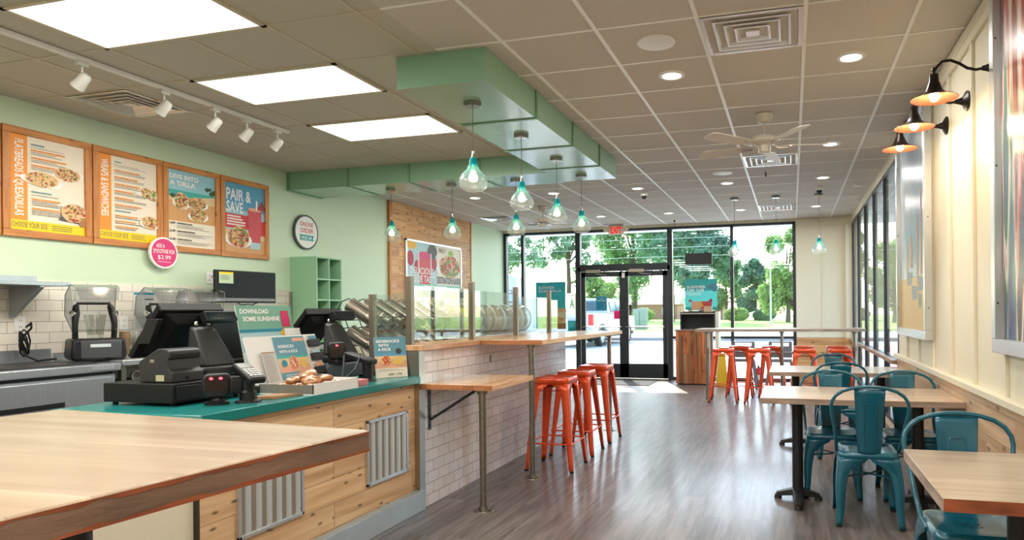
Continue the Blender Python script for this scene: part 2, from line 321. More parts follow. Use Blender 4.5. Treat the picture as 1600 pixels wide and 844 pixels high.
class Flat:
    """A printed sheet: coloured areas and lettering on a plane (o = lower left corner, u right, v up)."""
    def __init__(s, o, u, v, W, H, base, th=.003):
        s.o = Vector(o); s.u = Vector(u).normalized(); s.v = Vector(v).normalized(); s.n = s.u.cross(s.v); s.W = W; s.H = H; s.mb = MB(); s.k = 0
        a = [s.o, s.o + s.u * W, s.o + s.u * W + s.v * H, s.o + s.v * H]
        s.mb.hexa([p - s.n * th for p in a], a, base)
    def lay(s): s.k += 1; return s.n * (.00035 * s.k + .0003)
    def rect(s, x0, y0, x1, y1, m, lay=True):
        d = s.lay() if lay else s.n * (.00035 * s.k + .0003)
        p = lambda x, y: s.o + s.u * x * s.W + s.v * y * s.H + d
        s.mb.add([p(x0, y0), p(x1, y0), p(x1, y1), p(x0, y1)], [(0, 1, 2, 3)], m); return s
    def poly(s, pts, m):
        d = s.lay(); s.mb.add([s.o + s.u * x * s.W + s.v * y * s.H + d for x, y in pts], [tuple(range(len(pts)))], m); return s
    def disc(s, cx, cy, rx, ry, m, n=20, rot=0, jag=0):
        d = s.lay(); pts = []
        for i in range(n):
            a = 2 * PI * i / n; rr = 1 + (random.uniform(-jag, jag) if jag else 0)
            x, y = rx * rr * math.cos(a), ry * rr * math.sin(a)
            pts.append((cx * s.W + (x * math.cos(rot) - y * math.sin(rot)), cy * s.H + (x * math.sin(rot) + y * math.cos(rot))))
        s.mb.add([s.o + s.u * x + s.v * y + d for x, y in pts], [tuple(range(n))], m); return s
    def text(s, st, x, y, w, h, m, bold=.01, rot=False):
        """lettering fitted into the box (x, y, w, h) given as fractions; rot = reads downwards."""
        vs, fs = text_geo(st, bold); d = s.lay()
        xs = [p.x for p in vs]; ys = [p.y for p in vs]; x0, x1, y0, y1 = min(xs), max(xs), min(ys), max(ys)
        out = []
        for p in vs:
            a, b = (p.x - x0) / (x1 - x0), (p.y - y0) / (y1 - y0)
            if rot: X, Y = x + b * w, y + h - a * h
            else: X, Y = x + a * w, y + b * h
            out.append(s.o + s.u * X * s.W + s.v * Y * s.H + d)
        s.mb.add(out, fs, m); return s
    def lines(s, x0, y0, x1, y1, n, m, dens=.85, th=.35):
        """rows of fine print too small to read: short dashes."""
        d = s.lay(); rh = (y1 - y0) / n
        for i in range(n):
            y = y1 - (i + .5) * rh; x = x0; end = x1 - random.uniform(0, .35) * (x1 - x0)
            while x < end:
                w = random.uniform(.02, .07) * (x1 - x0); p = lambda a, b: s.o + s.u * a * s.W + s.v * b * s.H + d
                s.mb.add([p(x, y - rh * th / 2), p(min(x + w, x1), y - rh * th / 2), p(min(x + w, x1), y + rh * th / 2), p(x, y + rh * th / 2)], [(0, 1, 2, 3)], m)
                x += w + .012 * (x1 - x0)
        return s
    def food(s, cx, cy, rx, ry, plate=None, cols=None, seed=1, n=60):
        rnd = random.Random(seed)
        if plate: s.disc(cx, cy - .2 * ry / s.H, rx * 1.25, ry * .75, plate, 14, rnd.uniform(-.15, .15))
        s.disc(cx, cy, rx, ry, P['bread'], 16, 0, .06)
        d = s.lay()
        for i in range(int(n * 1.8)):
            a = rnd.uniform(0, 2 * PI); q = rnd.random() ** .5 * .88; x = cx * s.W + rx * q * math.cos(a); y = cy * s.H + ry * q * math.sin(a); r = rnd.uniform(.04, .10) * min(rx, ry) * 1.5
            m = rnd.choice(cols or FOODC); k = 6
            s.mb.add([s.o + s.u * (x + r * math.cos(t) * 1.3) + s.v * (y + r * math.sin(t)) + d + s.n * .00002 * i for t in [2 * PI * j / k + a for j in range(k)]], [tuple(range(k))], m)
        return s
    def done(s, name, parent=None, **k): return s.mb.build(name, parent, smooth=0, **k)
P = {k: mat('print_' + k, C(*c), .5) for k, c in dict(
    orange=(240, 150, 50), yellow=(240, 208, 20), cream=(238, 228, 210), ink=(80, 76, 74), grey=(150, 146, 142), blue=(96, 150, 168), sky=(88, 158, 196), skyl=(150, 200, 214), sea=(64, 176, 168),
    sand=(222, 196, 150), wood=(212, 158, 104), woodd=(170, 118, 74), red=(206, 44, 52), smoothie=(206, 76, 84), pink=(214, 52, 118), white=(244, 243, 240), bread=(226, 190, 138), teal=(30, 160, 160), tealb=(20, 134, 160),
    slate=(80, 80, 84), green=(108, 158, 88), dgreen=(52, 86, 46), brown=(130, 78, 44), berry=(178, 40, 60), peach=(232, 170, 140), paleblue=(176, 208, 214), gold=(236, 178, 60), lime=(150, 200, 90), charcoal=(62, 66, 68), magenta=(214, 30, 130), mintp=(150, 206, 180)).items()}
FOODC = [P['brown'], P['berry'], P['green'], P['gold'], P['woodd'], P['peach'], P['woodd'], P['brown'], P['sand'], P['bread']]

# ================================================================== THE ROOM
XL, XR, YF, YB = -5.82, 1.06, 13.1, -3.2
b = MB(floor_m).box(XL - .2, XR + .2, YB, YF + .05, -.1, 0); struct('floor', b, smooth=0)
GX = [.0902 + .6096 * k for k in range(-11, 3)]; GY = [4.528 + .6096 * k for k in range(-13, 15)]
XD = GX[7] - .02   # ceiling changes from smooth kitchen tiles to speckled tiles along the beam
b = MB(); b.box(-2.2, XR + .2, YB, YF + .1, CE, CE + .06, ceil_r); b.box(XL - .2, -2.2, 7.1, YF + .1, CE, CE + .06, ceil_r); b.box(XL - .2, -2.2, YB, 7.1, CE, CE + .06, ceil_l)
struct('ceiling', b, smooth=0)
b = MB(grid_w)
for x in GX:
    if x > XR or x < XL: continue
    if x > -2.2: b.box(x - .012, x + .012, YB, YF, CE - .006, CE + .001)
    else: b.box(x - .012, x + .012, 7.1, YF, CE - .006, CE + .001)
for y in GY:
    if y > 7.1: b.box(XL, XR, y - .008, y + .008, CE - .005, CE + .001)
    elif y > YB: b.box(-2.2, XR, y - .008, y + .008, CE - .005, CE + .001)
struct('trim_1', b, smooth=0)
b = MB(grid_b)
for x in GX:
    if XL < x < -2.2: b.box(x - .012, x + .012, YB, 7.1, CE - .006, CE + .001)
for y in GY:
    if YB < y < 7.1: b.box(XL, -2.2, y - .007, y + .007, CE - .005, CE + .001)
struct('trim_2', b, smooth=0)
# left wall, back wall
b = MB(mint).box(XL - .15, XL, YB, YF + .1, 0, CE); struct('wall_left', b, smooth=0)
b = MB(tile_w).box(XL, XL + .008, YB, 6.84, 0, 1.64); struct('trim_3', b, smooth=0)
b = MB(cream).box(XL - .15, XR + .2, YB - .15, YB, 0, CE); struct('wall_back', b, smooth=0)
b = MB(pine_b).box(XL, XL + .03, 8.92, 11.53, 0, CE - .006); b.box(XL, XL + .04, 8.88, 8.92, 0, CE - .006, framewood_v); b.box(XL, XL + .04, 11.53, 11.56, 0, CE - .006, framewood_v); struct('trim_4', b, smooth=0)
# right wall: solid part with battens, crown, chair rail and pine wainscot
b = MB(cream).box(XR, XR + .15, YB, 7.5, 0, CE); struct('wall_right', b, smooth=0)
b = MB(cream)
for k in range(-11, 6): b.box(XR - .018, XR, 3.87 + .61 * k - .03, 3.87 + .61 * k + .03, .88, 2.93)
b.box(XR - .022, XR, YB, 7.5, 2.93, CE - .006); b.box(XR - .03, XR, YB, 7.5, 2.985, CE - .006)
struct('trim_5', b, smooth=0, bevel=.002)
b = MB(pine_w).box(XR - .02, XR, YB, 7.5, 0, .85); struct('trim_6', b, smooth=0)
b = MB(cream).box(XR - .05, XR, YB, 7.52, .85, .89); struct('trim_7', b, smooth=0, bevel=.004)
# front wall right of the windows
b = MB(cream).box(.08, XR + .15, YF, YF + .15, 0, CE); b.box(.95, XR + .15, YF - .12, YF, 0, CE); struct('wall_front', b, smooth=0)
b = MB(cream)
for x in (.56,): b.box(x - .02, x + .02, YF - .015, YF, .86, 2.93)
b.box(.08, .95, YF - .018, YF, 2.9, CE - .006); b.box(.08, .95, YF - .03, YF, .83, .86); struct('trim_8', b, smooth=0, bevel=.002)
b = MB(pine_x).box(.08, .95, YF - .02, YF, 0, .83); b.box(.93, XR, YF - .14, YF - .12, 0, .83); struct('trim_9', b, smooth=0)
b = MB(cream).box(XL - .1, XR + .1, YF, YF + .15, 3.0, CE + .1); struct('trim_10', b, smooth=0)

# ------------------------------------------------------------------ storefront windows and doors
def window(name, x0, x1, z0, z1, bars=(), left=True, right=True):
    f = MB(mull)
    f.box(x0, x1, YF, YF + .11, z1 - .05, z1); f.box(x0, x1, YF, YF + .11, z0, z0 + .06)
    for z in bars: f.box(x0, x1, YF + .005, YF + .105, z - .025, z + .025)
    if left: f.box(x0 - .03, x0 + .03, YF, YF + .115, z0, z1)
    if right: f.box(x1 - .03, x1 + .03, YF, YF + .115, z0, z1)
    o = struct(name, f, smooth=0, bevel=.002)
    MB(pane).box(x0 + .02, x1 - .02, YF + .05, YF + .056, z0 + .03, z1 - .03).build('pane', o, smooth=0)
    return o
window('window_1', XL + .03, -5.40, 0, 3.0, (.83,), True, True)
window('window_2', -5.37, -4.22, 0, 3.0, (.83,), False, False)
window('window_3', -4.16, -2.35, 2.24, 3.0, (), False, False)
window('window_4', -2.26, -1.10, 0, 3.0, (.83,), False, True)
window('window_5', -1.07, .05, 0, 3.0, (.83,), False, True)
b = MB(mull)
for x in (-4.19, -2.30): b.box(x - .05, x + .05, YF - .01, YF + .12, 0, 3.0)
b.box(-4.19, -2.30, YF - .01, YF + .12, 2.16, 2.25); struct('trim_11', b, smooth=0, bevel=.002)
def door(name, x0, x1, hx):
    f = MB(mull); y0, y1 = YF + .01, YF + .06
    f.box(x0, x0 + .09, y0, y1, .02, 2.15); f.box(x1 - .09, x1, y0, y1, .02, 2.15); f.box(x0, x1, y0, y1, 2.05, 2.15); f.box(x0, x1, y0, y1, .02, .31)
    o = struct(name, f, smooth=0, bevel=.003)
    MB(pane).box(x0 + .07, x1 - .07, y0 + .02, y0 + .026, .28, 2.07).build('pane', o, smooth=0)
    p = MB(steel2).tube([(x0 + .05, y0 - .05, 1.04), (x1 - .05, y0 - .05, 1.04)], .011); 
    for x in (x0 + .05, x1 - .05): p.tube([(x, y0, 1.04), (x, y0 - .05, 1.04)], .012)
    p.build('push_bar', o)
    h = MB(dark).tube([(hx, y0 + .05, .78), (hx, y0 + .12, .80), (hx, y0 + .12, 1.02), (hx, y0 + .05, 1.04)], .012); h.build('door_handle', o)
    c = MB(steel2).box(x0 + .12, x0 + .42, y0 - .05, y0, 2.13, 2.19); c.tube([(x0 + .3, y0 - .04, 2.12), (x0 + .38, y0 - .16, 2.10)], .008); c.tube([(x0 + .38, y0 - .16, 2.10), (x0 + .55, y0 - .02, 2.08)], .007); c.build('door_closer', o)
door('door_1', -4.13, -3.236, -3.34); door('door_2', -3.234, -2.36, -3.13)
MB(white).box(-3.27, -3.21, YF - .01, YF + .01, 2.02, 2.12).build('door_sensor', None, 'small white contact box at the top where the double doors meet', 'sensor')
# right side windows
ys = [7.54, 8.62, 9.72, 10.82, 11.92, 12.96]
for i in range(5):
    f = MB(mull); a, c = ys[i], ys[i + 1]
    f.box(XR - .005, XR + .055, a - .025, a + .025, .08, 2.93); f.box(XR, XR + .06, a, c, 2.88, 2.93); f.box(XR, XR + .06, a, c, .08, .13); f.box(XR - .01, XR + .05, a, c, .76, .815)
    if i == 4: f.box(XR, XR + .06, c - .03, c + .03, .08, 2.93)
    o = struct('window_%d' % (6 + i), f, smooth=0, bevel=.002)
    MB(pane2).box(XR + .012, XR + .016, a + .02, c - .02, .1, 2.9).build('pane', o, smooth=0)
b = MB(cream).box(XR, XR + .15, 7.5, 13.1, 2.93, CE); b.box(XR, XR + .15, 7.5, 13.1, 0, .08); struct('trim_12', b, smooth=0)
b = MB(wood('sill_wood', C(140, 112, 92), C(176, 146, 120), 'yx', None, 0, .4, (2, 30))).box(XR - .07, XR + .0, 7.5, 12.97, .775, .815); struct('trim_13', b, smooth=0, bevel=.003)
# floor mat and threshold
MB(steel2).box(-4.15, -2.34, YF - .06, YF + .12, 0, .014).build('threshold_plate', None, 'flat metal threshold strip under the glass double doors', 'threshold', bevel=.002)
MB(mat('dark_doormat', C(70, 68, 66), .95, noise=.2, nscale=90)).box(-4.0, -2.5, 11.95, 12.95, 0, .01).build('doormat', None, 'dark flat doormat on the floor inside the double doors', 'doormat', bevel=.003)

# ------------------------------------------------------------------ dropped green beam
b = MB(beam_green)
b.box(-2.52, -1.88, 3.97, 7.32, SO, CE - .001); b.box(XL, -2.52, 6.80, 7.38, SO, CE - .001)
o = b.build('ceiling_beam', None, 'green boxed beam hanging in an L below the ceiling above the counter', 'beam', kind=None, smooth=0)
b = MB(mat('beam_batten_green', C(108, 150, 118), .35))
for y in (4.86, 5.76, 6.63): b.box(-2.53, -1.868, y - .014, y + .014, SO - .008, CE - .004)
for x in (XL + .03, -4.97, -4.17, -3.3): b.box(x - .014, x + .014, 6.79, 7.39, SO - .008, CE - .004)
b.build('batten', o, smooth=0)

# ------------------------------------------------------------------ ceiling fittings
AL = []
def arealight(name, loc, sx, sy, power, col=(1, .96, .92), parent=None, shape='RECTANGLE', rot=(0, 0, 0), spread=PI):
    l = bpy.data.lights.new(name, 'AREA'); l.shape = shape; l.size = sx
    if shape in ('RECTANGLE', 'ELLIPSE'): l.size_y = sy
    l.energy = power; l.color = col; l.spread = spread
    o = bpy.data.objects.new(name, l); COL.objects.link(o); o.location = loc; o.rotation_euler = rot
    if parent: o.parent = parent
    return o
def troffer(gx, gy, lab):
    x0, x1, y0, y1 = gx, gx + 1.2192, gy, gy + .6096
    t = thing('ceiling_light_panel', lab, 'ceiling light', ((x0 + x1) / 2, (y0 + y1) / 2, CE - .02), 0, 'flat light panels over the kitchen')
    f = MB(grid_b)
    for a in ((x0, x0 + .03, y0, y1), (x1 - .03, x1, y0, y1), (x0, x1, y0, y0 + .025), (x0, x1, y1 - .025, y1)): f.box(*a, CE - .014, CE - .001)
    f.build('frame', t, smooth=0)
    MB(panelm).box(x0 + .03, x1 - .03, y0 + .025, y1 - .025, CE - .011, CE - .003).build('diffuser', t, smooth=0)
    arealight('panel_lamp', (0, 0, -.0), 1.1, .52, TROF * 5.5, (1, .96, .9), t)
troffer(GX[4], GY[10], 'largest and nearest of the three glowing rectangular ceiling panels over the kitchen')
troffer(GX[4], GY[12], 'middle of the three glowing rectangular ceiling panels over the kitchen')
troffer(GX[4], GY[14], 'smallest and farthest of the three glowing rectangular ceiling panels, left of the green beam')
for gy, g in ((8, 4), (6, 4), (4, 4), (2, 4), (6, 9), (3, 9)): troffer(GX[g], GY[gy], 'unseen glowing ceiling panel added above and behind the viewpoint to light the room')  # panels out of view, added to brighten the interior

# round recessed lights
def downlight(loc=(0, 0)):
    t = thing('recessed_ceiling_light', 'x', 'ceiling light', (loc[0], loc[1], CE - .001), 0, 'round recessed ceiling lights')
    MB(white).lathe([(.095, 0), (.093, -.008), (.07, -.010), (.068, -.004)], n=28).build('trim_ring', t, w=False)
    MB(downm).lathe([(.0, -.0045), (.069, -.0045)], n=28).build('lens', t, w=False)
    arealight('downlight_lamp', (0, 0, -.012), .13, .13, DOWN, (1, .95, .9), t, 'DISK')
    return t
DL = [(-.82, 4.83, 'recessed round light in the ceiling between the white speaker disc and the green beam'), (.40, 4.83, 'nearest recessed round light right of the square vent, above the wall lamps'),
      (-.82, 7.3, 'recessed round light left of the near ceiling fan'), (.40, 7.3, 'recessed round light just beyond the right blades of the near fan'),
      (-4.5, 9.12, 'recessed round light farthest left, above the pine plank wall'), (-3.27, 9.12, 'recessed round light seen just under the beam beside a teal pendant'), (-2.04, 9.12, 'recessed round light in front of the left dome camera'),
      (-.82, 9.12, 'recessed round light just beyond the smaller speaker disc'), (.40, 9.12, 'recessed round light in front of the right dome camera'),
      (-3.27, 11.6, 'recessed round light above the EXIT sign, left of the doors'), (-2.05, 11.6, 'recessed round light near the storefront above the double doors'), (-.82, 11.6, 'recessed round light near the storefront, left of the far square vent'), (.40, 11.6, 'recessed round light near the storefront, right of the far square vent')]
d0 = None
for x, y, lab in DL:
    if d0 is None: d0 = downlight((x, y)); d0['label'] = lab
    else: dup(d0, (x, y, CE - .001), 0, lab)
for x, y in ((-.82, 2.4), (.4, 2.4), (-.82, 0.0), (.4, 0.0)): dup(d0, (x, y, CE - .001), 0, 'unseen recessed round light added above and behind the viewpoint to brighten the room')  # extra downlights outside the view, added for more interior light
# speaker discs, smoke detector, dome cameras
for x, y, lab in ((-.814, 4.215, 'larger flat white speaker disc in the ceiling left of the square vent'), (-.811, 8.44, 'smaller far white speaker disc in the ceiling beyond the fan')):
    t = thing('ceiling_speaker', lab, 'speaker', (x, y, CE - .001), 0, 'white ceiling speakers')
    MB(white).lathe([(.0, -.014), (.09, -.013), (.118, -.008), (.122, 0)], n=32).build('grille', t, w=False)
MB(white).lathe([(0, -.03), (.05, -.028), (.06, -.01), (.062, 0)], (.879, 9.78, CE - .001)).build('smoke_detector', None, 'small pale round detector on the ceiling near the right windows', 'smoke detector')
for x, y, lab in ((-2.03, 9.5, 'small dark dome camera on the ceiling in front of the EXIT sign'), (.381, 9.82, 'small dark dome camera on the ceiling above the right-hand pendant')):
    t = thing('dome_camera', lab, 'camera', (x, y, CE - .001), 0, 'ceiling dome cameras')
    MB(white).lathe([(.055, 0), (.055, -.04), (.04, -.05)], n=20, cap=True).build('mount', t, w=False)
    MB(blackm).ell((0, 0, -.055), (.038, .038, .04)).build('lens_dome', t, w=False)
# square louvred vents
def vent():
    t = thing('square_ceiling_vent', 'x', 'vent', (0, 0, 0), 0, 'square ceiling vents')
    m = mat('vent_metal', C(226, 224, 220), .22, .55)
    b = MB(m); h = .3048
    def ring(ro, zo, ri, zi, mb):
        for k in range(4):
            c, s_ = [(1, 0), (0, 1), (-1, 0), (0, -1)][k]; R = lambda x, y, z: (x * c - y * s_, x * s_ + y * c, z)
            mb.add([R(-ro, ro, zo), R(ro, ro, zo), R(ri, ri, zi), R(-ri, ri, zi)], [(0, 1, 2, 3)])
    ring(h - .012, -.008, h - .035, -.008, b); ring(h - .035, -.008, .235, .05, b); b.build('frame', t, w=False, smooth=0, solid=.002)
    l = MB(m)
    for r in (.225, .165, .105):
        ring(r, -.012, r - .012, -.012, l); ring(r - .012, -.012, r - .06, .045, l)
    l.build('louvre', t, w=False, smooth=0, solid=.002)
    MB(m).box(-.04, .04, -.04, .04, -.012, .0).build('centre_plate', t, w=False, smooth=0)
    MB(blackm).box(-.26, .26, -.26, .26, .052, .056).build('duct', t, w=False, smooth=0)
    return t
v0 = vent(); v0.location = (-.2146, 4.2232, CE - .002); v0['label'] = 'large square louvred metal vent in the near ceiling'
dup(v0, (-.2146, 7.8808, CE - .002), 0, 'square louvred ceiling vent seen right behind the near fan')
dup(v0, (-.2146, 11.5384, CE - .002), 0, 'farthest square ceiling vent, near the storefront above the high table')
dup(v0, (-5.09, 4.2232, CE - .002), 0, 'square ceiling vent beside the track lights over the menu boards')
dup(v0, (-5.09, 11.3, CE - .002), 0, 'far left square ceiling vent in the corner above the mint wall')

# track lights
t = thing('light_track', 'white light track with a row of spot heads on the kitchen ceiling', 'light track', (-4.47, 4.0, CE - .01))
MB(white).box(-4.49, -4.45, 1.0, 5.25, CE - .03, CE - .004).build('rail', t)
def spot():
    t = thing('track_spotlight', 'x', 'spotlight', (0, 0, 0), 0, 'spot heads on the ceiling track')
    wg = mat('spot_grey_white', C(186, 186, 176), .45)
    MB(wg).box(-.018, .018, -.035, .035, -.04, -.0).build('adaptor', t, w=False, bevel=.004)
    MB(wg).cyl((0, 0, -.04), (0, 0, -.11), .007).build('stem', t, w=False)
    d = Vector((-.62, -.1, -.62)).normalized(); c = Vector((-.0, 0, -.135))
    MB(wg).lathe([(.0, -.055), (.024, -.053), (.034, -.038), (.038, .015), (.043, .055), (.036, .055), (.032, .04)], c, 24, ax=d).build('head', t, w=False)
    MB(bulbm).lathe([(0, .038), (.032, .038)], c, 20, ax=d).build('lamp', t, w=False)
    l = bpy.data.lights.new('spot_lamp', 'SPOT'); l.energy = TRACK; l.spot_size = 1.9; l.spot_blend = .8; l.color = (1, .86, .66); l.shadow_soft_size = .04
    o = bpy.data.objects.new('spot_lamp', l); COL.objects.link(o); o.parent = t; o.location = c + d * .07; o.rotation_euler = d.to_track_quat('-Z', 'Y').to_euler()
    return t
s0 = spot(); s0.location = (-4.47, 3.37, CE - .025); s0['label'] = 'white track spotlight nearest the viewer, first on the rail'
for y, lab in ((3.97, 'white track spotlight, second on the rail, beside the ceiling vent'), (4.43, 'white track spotlight in the middle of the five on the rail'), (4.76, 'white track spotlight next to last at the far end of the rail'), (5.11, 'white track spotlight at the far end of the rail')):
    dup(s0, (-4.47, y, CE - .025), 0, lab)
dup(s0, (-4.47, 2.6, CE - .025), 0, 'white track spotlight on the rail above the viewpoint'); dup(s0, (-4.47, 1.7, CE - .025), 0, 'white track spotlight at the near end of the rail')

# ceiling fans
def fan():
    t = thing('ceiling_fan', 'x', 'ceiling fan', (0, 0, 0), 0, 'white ceiling fans')
    fm = mat('fan_white', C(206, 200, 188), .4)
    MB(fm).lathe([(.075, 0), (.072, -.02), (.05, -.07), (.03, -.075)], cap=True).build('canopy', t, w=False)
    MB(fm).cyl((0, 0, -.07), (0, 0, -.19), .014).build('downrod', t, w=False)
    MB(fm).lathe([(.02, -.18), (.05, -.185), (.12, -.20), (.135, -.225), (.13, -.245), (.09, -.262), (.05, -.27)], n=32, cap=True).build('motor_housing', t, w=False)
    MB(fm).lathe([(.05, -.26), (.05, -.33), (.03, -.335)], n=24, cap=True).build('switch_housing', t, w=False)
    MB(chrome).tube([(.01, -.04, -.33), (.01, -.04, -.50)], .0015, 6).build('pull_chain', t, w=False)
    MB(dark).lathe([(.003, 0), (.008, -.02), (.008, -.045), (.0, -.05)], (.01, -.04, -.5), 10).build('chain_knob', t, w=False)
    for k in range(5):
        a = math.radians(12 + 72 * k); R = Matrix.Rotation(a, 4, 'Z') @ Matrix.Translation((0, 0, -.272)) @ Matrix.Rotation(math.radians(12), 4, 'X')
        m = MB(fm); m.xf = R
        pts = [(.22, -.055), (.30, -.062), (.60, -.07), (.64, -.055), (.655, 0), (.64, .055), (.60, .07), (.30, .062), (.22, .055)]
        m.prism(pts, (0, 0, 0), (1, 0, 0), (0, 1, 0), (0, 0, .006)); bl = m.build('blade', t, w=False)
        m = MB(chrome); m.xf = Matrix.Rotation(a, 4, 'Z')
        m.tube([(.07, 0, -.262), (.12, .02, -.285), (.19, .035, -.278), (.24, .03, -.276)], .006, 6); m.tube([(.07, 0, -.262), (.12, -.02, -.285), (.19, -.035, -.278), (.24, -.03, -.280)], .006, 6)
        m.build('blade_bracket', bl, w=False)
    return t
f0 = fan(); f0.location = (-.217, 6.021, CE - .006); f0['label'] = 'near ceiling fan with pale blades hanging right of centre'
dup(f0, (-3.857, 10.24, CE - .006), .5, 'far ceiling fan by the storefront, seen behind the teal pendants')

# teal glass pendants
pg = glass('teal_fading_glass', (.92, .96, .96, 1), .06, .12, (.06, .19, (.10, .64, .68, 1), (.02, .55, .60, 1)), rmax=.3)
def pendant(top, low, name_len=0):
    """origin at the canopy; glass from z=-drop-.24 to -drop"""
    t = thing('pendant_lamp', 'x', 'pendant lamp', (0, 0, 0), 0, 'teal glass pendant lamps')
    MB(mat('satin_nickel', C(146, 144, 140), .22, 1)).lathe([(.062, 0), (.062, -.022), (.055, -.028), (.0, -.028)], n=28).build('canopy', t, w=False)
    MB(mat('grey_cord', C(84, 80, 74), .5)).tube([(0, 0, -.02), (0, 0, -top)], .0028, 6).build('cord', t, w=False)
    MB(chrome).lathe([(.006, .05), (.008, .02), (.014, .0), (.014, -.01)], (0, 0, -top), 14, cap=True).build('cord_grip', t, w=False)
    g = MB(pg).lathe([(.02, .24), (.026, .22), (.030, .19), (.045, .155), (.078, .12), (.098, .08), (.1, .05), (.09, .025), (.066, .008), (.04, .0), (.0, -.001)], n=36)
    o = g.build('glass_shade', t, w=False, smooth=60); o.location = (0, 0, -top - .235)
    MB(chrome).lathe([(.016, 0), (.016, -.075)], (0, 0, -top), 14, cap=True).build('socket', t, w=False)
    MB(bulbm).lathe([(.012, 0), (.016, -.015), (.03, -.038), (.034, -.055), (.026, -.075), (0, -.085)], (0, 0, -top - .085), 18).build('bulb', t, w=False)
    l = bpy.data.lights.new('pendant_bulb', 'POINT'); l.energy = 5; l.shadow_soft_size = .03; l.color = (1, .84, .6)
    o = bpy.data.objects.new('pendant_bulb', l); COL.objects.link(o); o.parent = t; o.location = (0, 0, -top - .135)
    return t
p0 = pendant(SO - 2.44, 0); p0.location = (-2.165, 4.365, SO - .001); p0['label'] = 'largest nearest teal glass pendant under the front end of the beam'
for x, y, lab in ((-2.175, 5.28, 'second teal pendant from the front under the long arm of the beam'), (-2.182, 6.18, 'third teal pendant from the front under the long arm of the beam'), (-2.19, 7.0, 'fourth teal pendant, left of the EXIT sign, at the long arm\'s far end'),
                  (-2.97, 7.04, 'teal pendant under the cross arm of the beam, half hidden behind the second pendant'), (-3.77, 7.06, 'teal pendant in front of the pine wall, middle of the cross arm'), (-4.585, 7.09, 'leftmost teal pendant, at the left edge of the pine wall')):
    dup(p0, (x, y, SO - .001), 0, lab)
p1 = pendant(CE - 2.40, 0); p1.location = (-.825, 10.37, CE - .007); p1['label'] = 'left of the three teal pendants hanging over the far high table'
dup(p1, (-.217, 10.37, CE - .007), 0, 'middle of the three teal pendants hanging over the far high table'); dup(p1, (.396, 10.37, CE - .007), 0, 'right of the three teal pendants over the far high table, against the cream wall')

# EXIT sign
t = thing('exit_sign', 'white EXIT sign with red letters and two lamp heads below the ceiling by the doors', 'exit sign', (-3.3, 12.86, 2.86))
MB(mat('exit_housing', C(226, 216, 196), .5)).box(-3.47, -3.17, 12.86, 12.91, 2.86, 3.045).build('housing', t, bevel=.006)
f = Flat((-3.46, 12.859, 2.865), (1, 0, 0), (0, 0, 1), .28, .165, mat('exit_face', C(244, 232, 210), .5), .001)
f.text('EXIT', .1, .12, .8, .76, mat('exit_red', C(230, 30, 30), .5, emit=.6, ecol=C(235, 20, 20)), .045); f.done('sign_face', t)
for sx in (-1, 1):
    c = -3.32 + sx * .2; m = MB(mat('exit_housing')).lathe([(.0, -.03), (.04, -.03), (.05, .03), (.0, .03)], (c, 12.86, 2.96), 18, ax=(0, -1, -.2)); m.box(c - .05, c + .05, 12.875, 12.9, 2.95, 2.97); m.build('lamp_head', t)

# ================================================================== MENU WALL
def board(y0, y1, z0, z1, lab, name='menu_board'):
    t = thing(name, lab, 'menu board', (XL, (y0 + y1) / 2, z0), 0, 'pine framed menu boards')
    fw_ = .055; xo = XL + .035
    b = MB(framewood); b.box(XL, xo, y0, y1, z1 - fw_, z1); b.box(XL, xo, y0, y1, z0, z0 + fw_)
    b.box(XL, xo - .001, y0, y0 + fw_, z0 + fw_, z1 - fw_, framewood_v); b.box(XL, xo - .001, y1 - fw_, y1, z0 + fw_, z1 - fw_, framewood_v)
    b.build('frame', t, smooth=0, bevel=.003)
    f = Flat((XL + .016, y0 + fw_, z0 + fw_), (0, 1, 0), (0, 0, 1), y1 - y0 - 2 * fw_, z1 - z0 - 2 * fw_, P['cream'])
    return t, f
Z0, Z1 = 1.975, 2.83
t, f = board(3.05, 3.745, Z0, Z1, 'menu board mostly cut off by the left edge, only its frame showing'); f.rect(0, 0, .2, 1, P['orange']); f.done('printed_sheet', t)
t, f = board(3.757, 4.44, Z0, Z1, 'menu board headed FLATBREADS & QUESADILLAS in a pine frame')
f.rect(0, 0, .225, 1, P['orange']); f.rect(0, 0, 1, .105, P['yellow']); f.text('FLATBREADS & QUESADILLAS', .045, .15, .13, .8, P['white'], .02, True)
f.text('CHOOSE YOUR SIDE', .03, .03, .45, .055, P['ink'], .0); f.lines(.54, .02, .85, .085, 3, P['ink'])
f.lines(.27, .905, .5, .935, 1, P['blue'], th=.6); f.lines(.27, .88, .9, .9, 1, P['grey'])
for y in (.86, .78, .70): f.lines(.27, y - .012, .75, y + .012, 1, P['orange'], th=.8); f.lines(.27, y - .05, .75, y - .014, 2, P['ink'])
f.food(.75, .66, .11, .055, P['white'], seed=2); f.food(.40, .56, .13, .06, P['white'], seed=3)
f.lines(.27, .405, .6, .43, 1, P['blue'], th=.6); f.lines(.27, .375, .7, .395, 1, P['grey'])
for y in (.34, .24): f.lines(.27, y - .012, .78, y + .012, 1, P['orange'], th=.8); f.lines(.27, y - .07, .78, y - .014, 3, P['ink'])
f.poly([(.62, .15), (.95, .13), (1, .2), (.7, .24)], P['slate']); f.food(.84, .24, .11, .08, None, seed=4); f.disc(.96, .15, .03, .04, P['woodd'])
f.done('printed_sheet', t)
t, f = board(4.45, 5.118, Z0, Z1, 'menu board headed WRAPS & SANDWICHES in a pine frame')
f.rect(0, 0, .21, 1, P['orange']); f.rect(0, 0, 1, .105, P['yellow']); f.text('WRAPS & SANDWICHES', .045, .27, .12, .67, P['white'], .02, True)
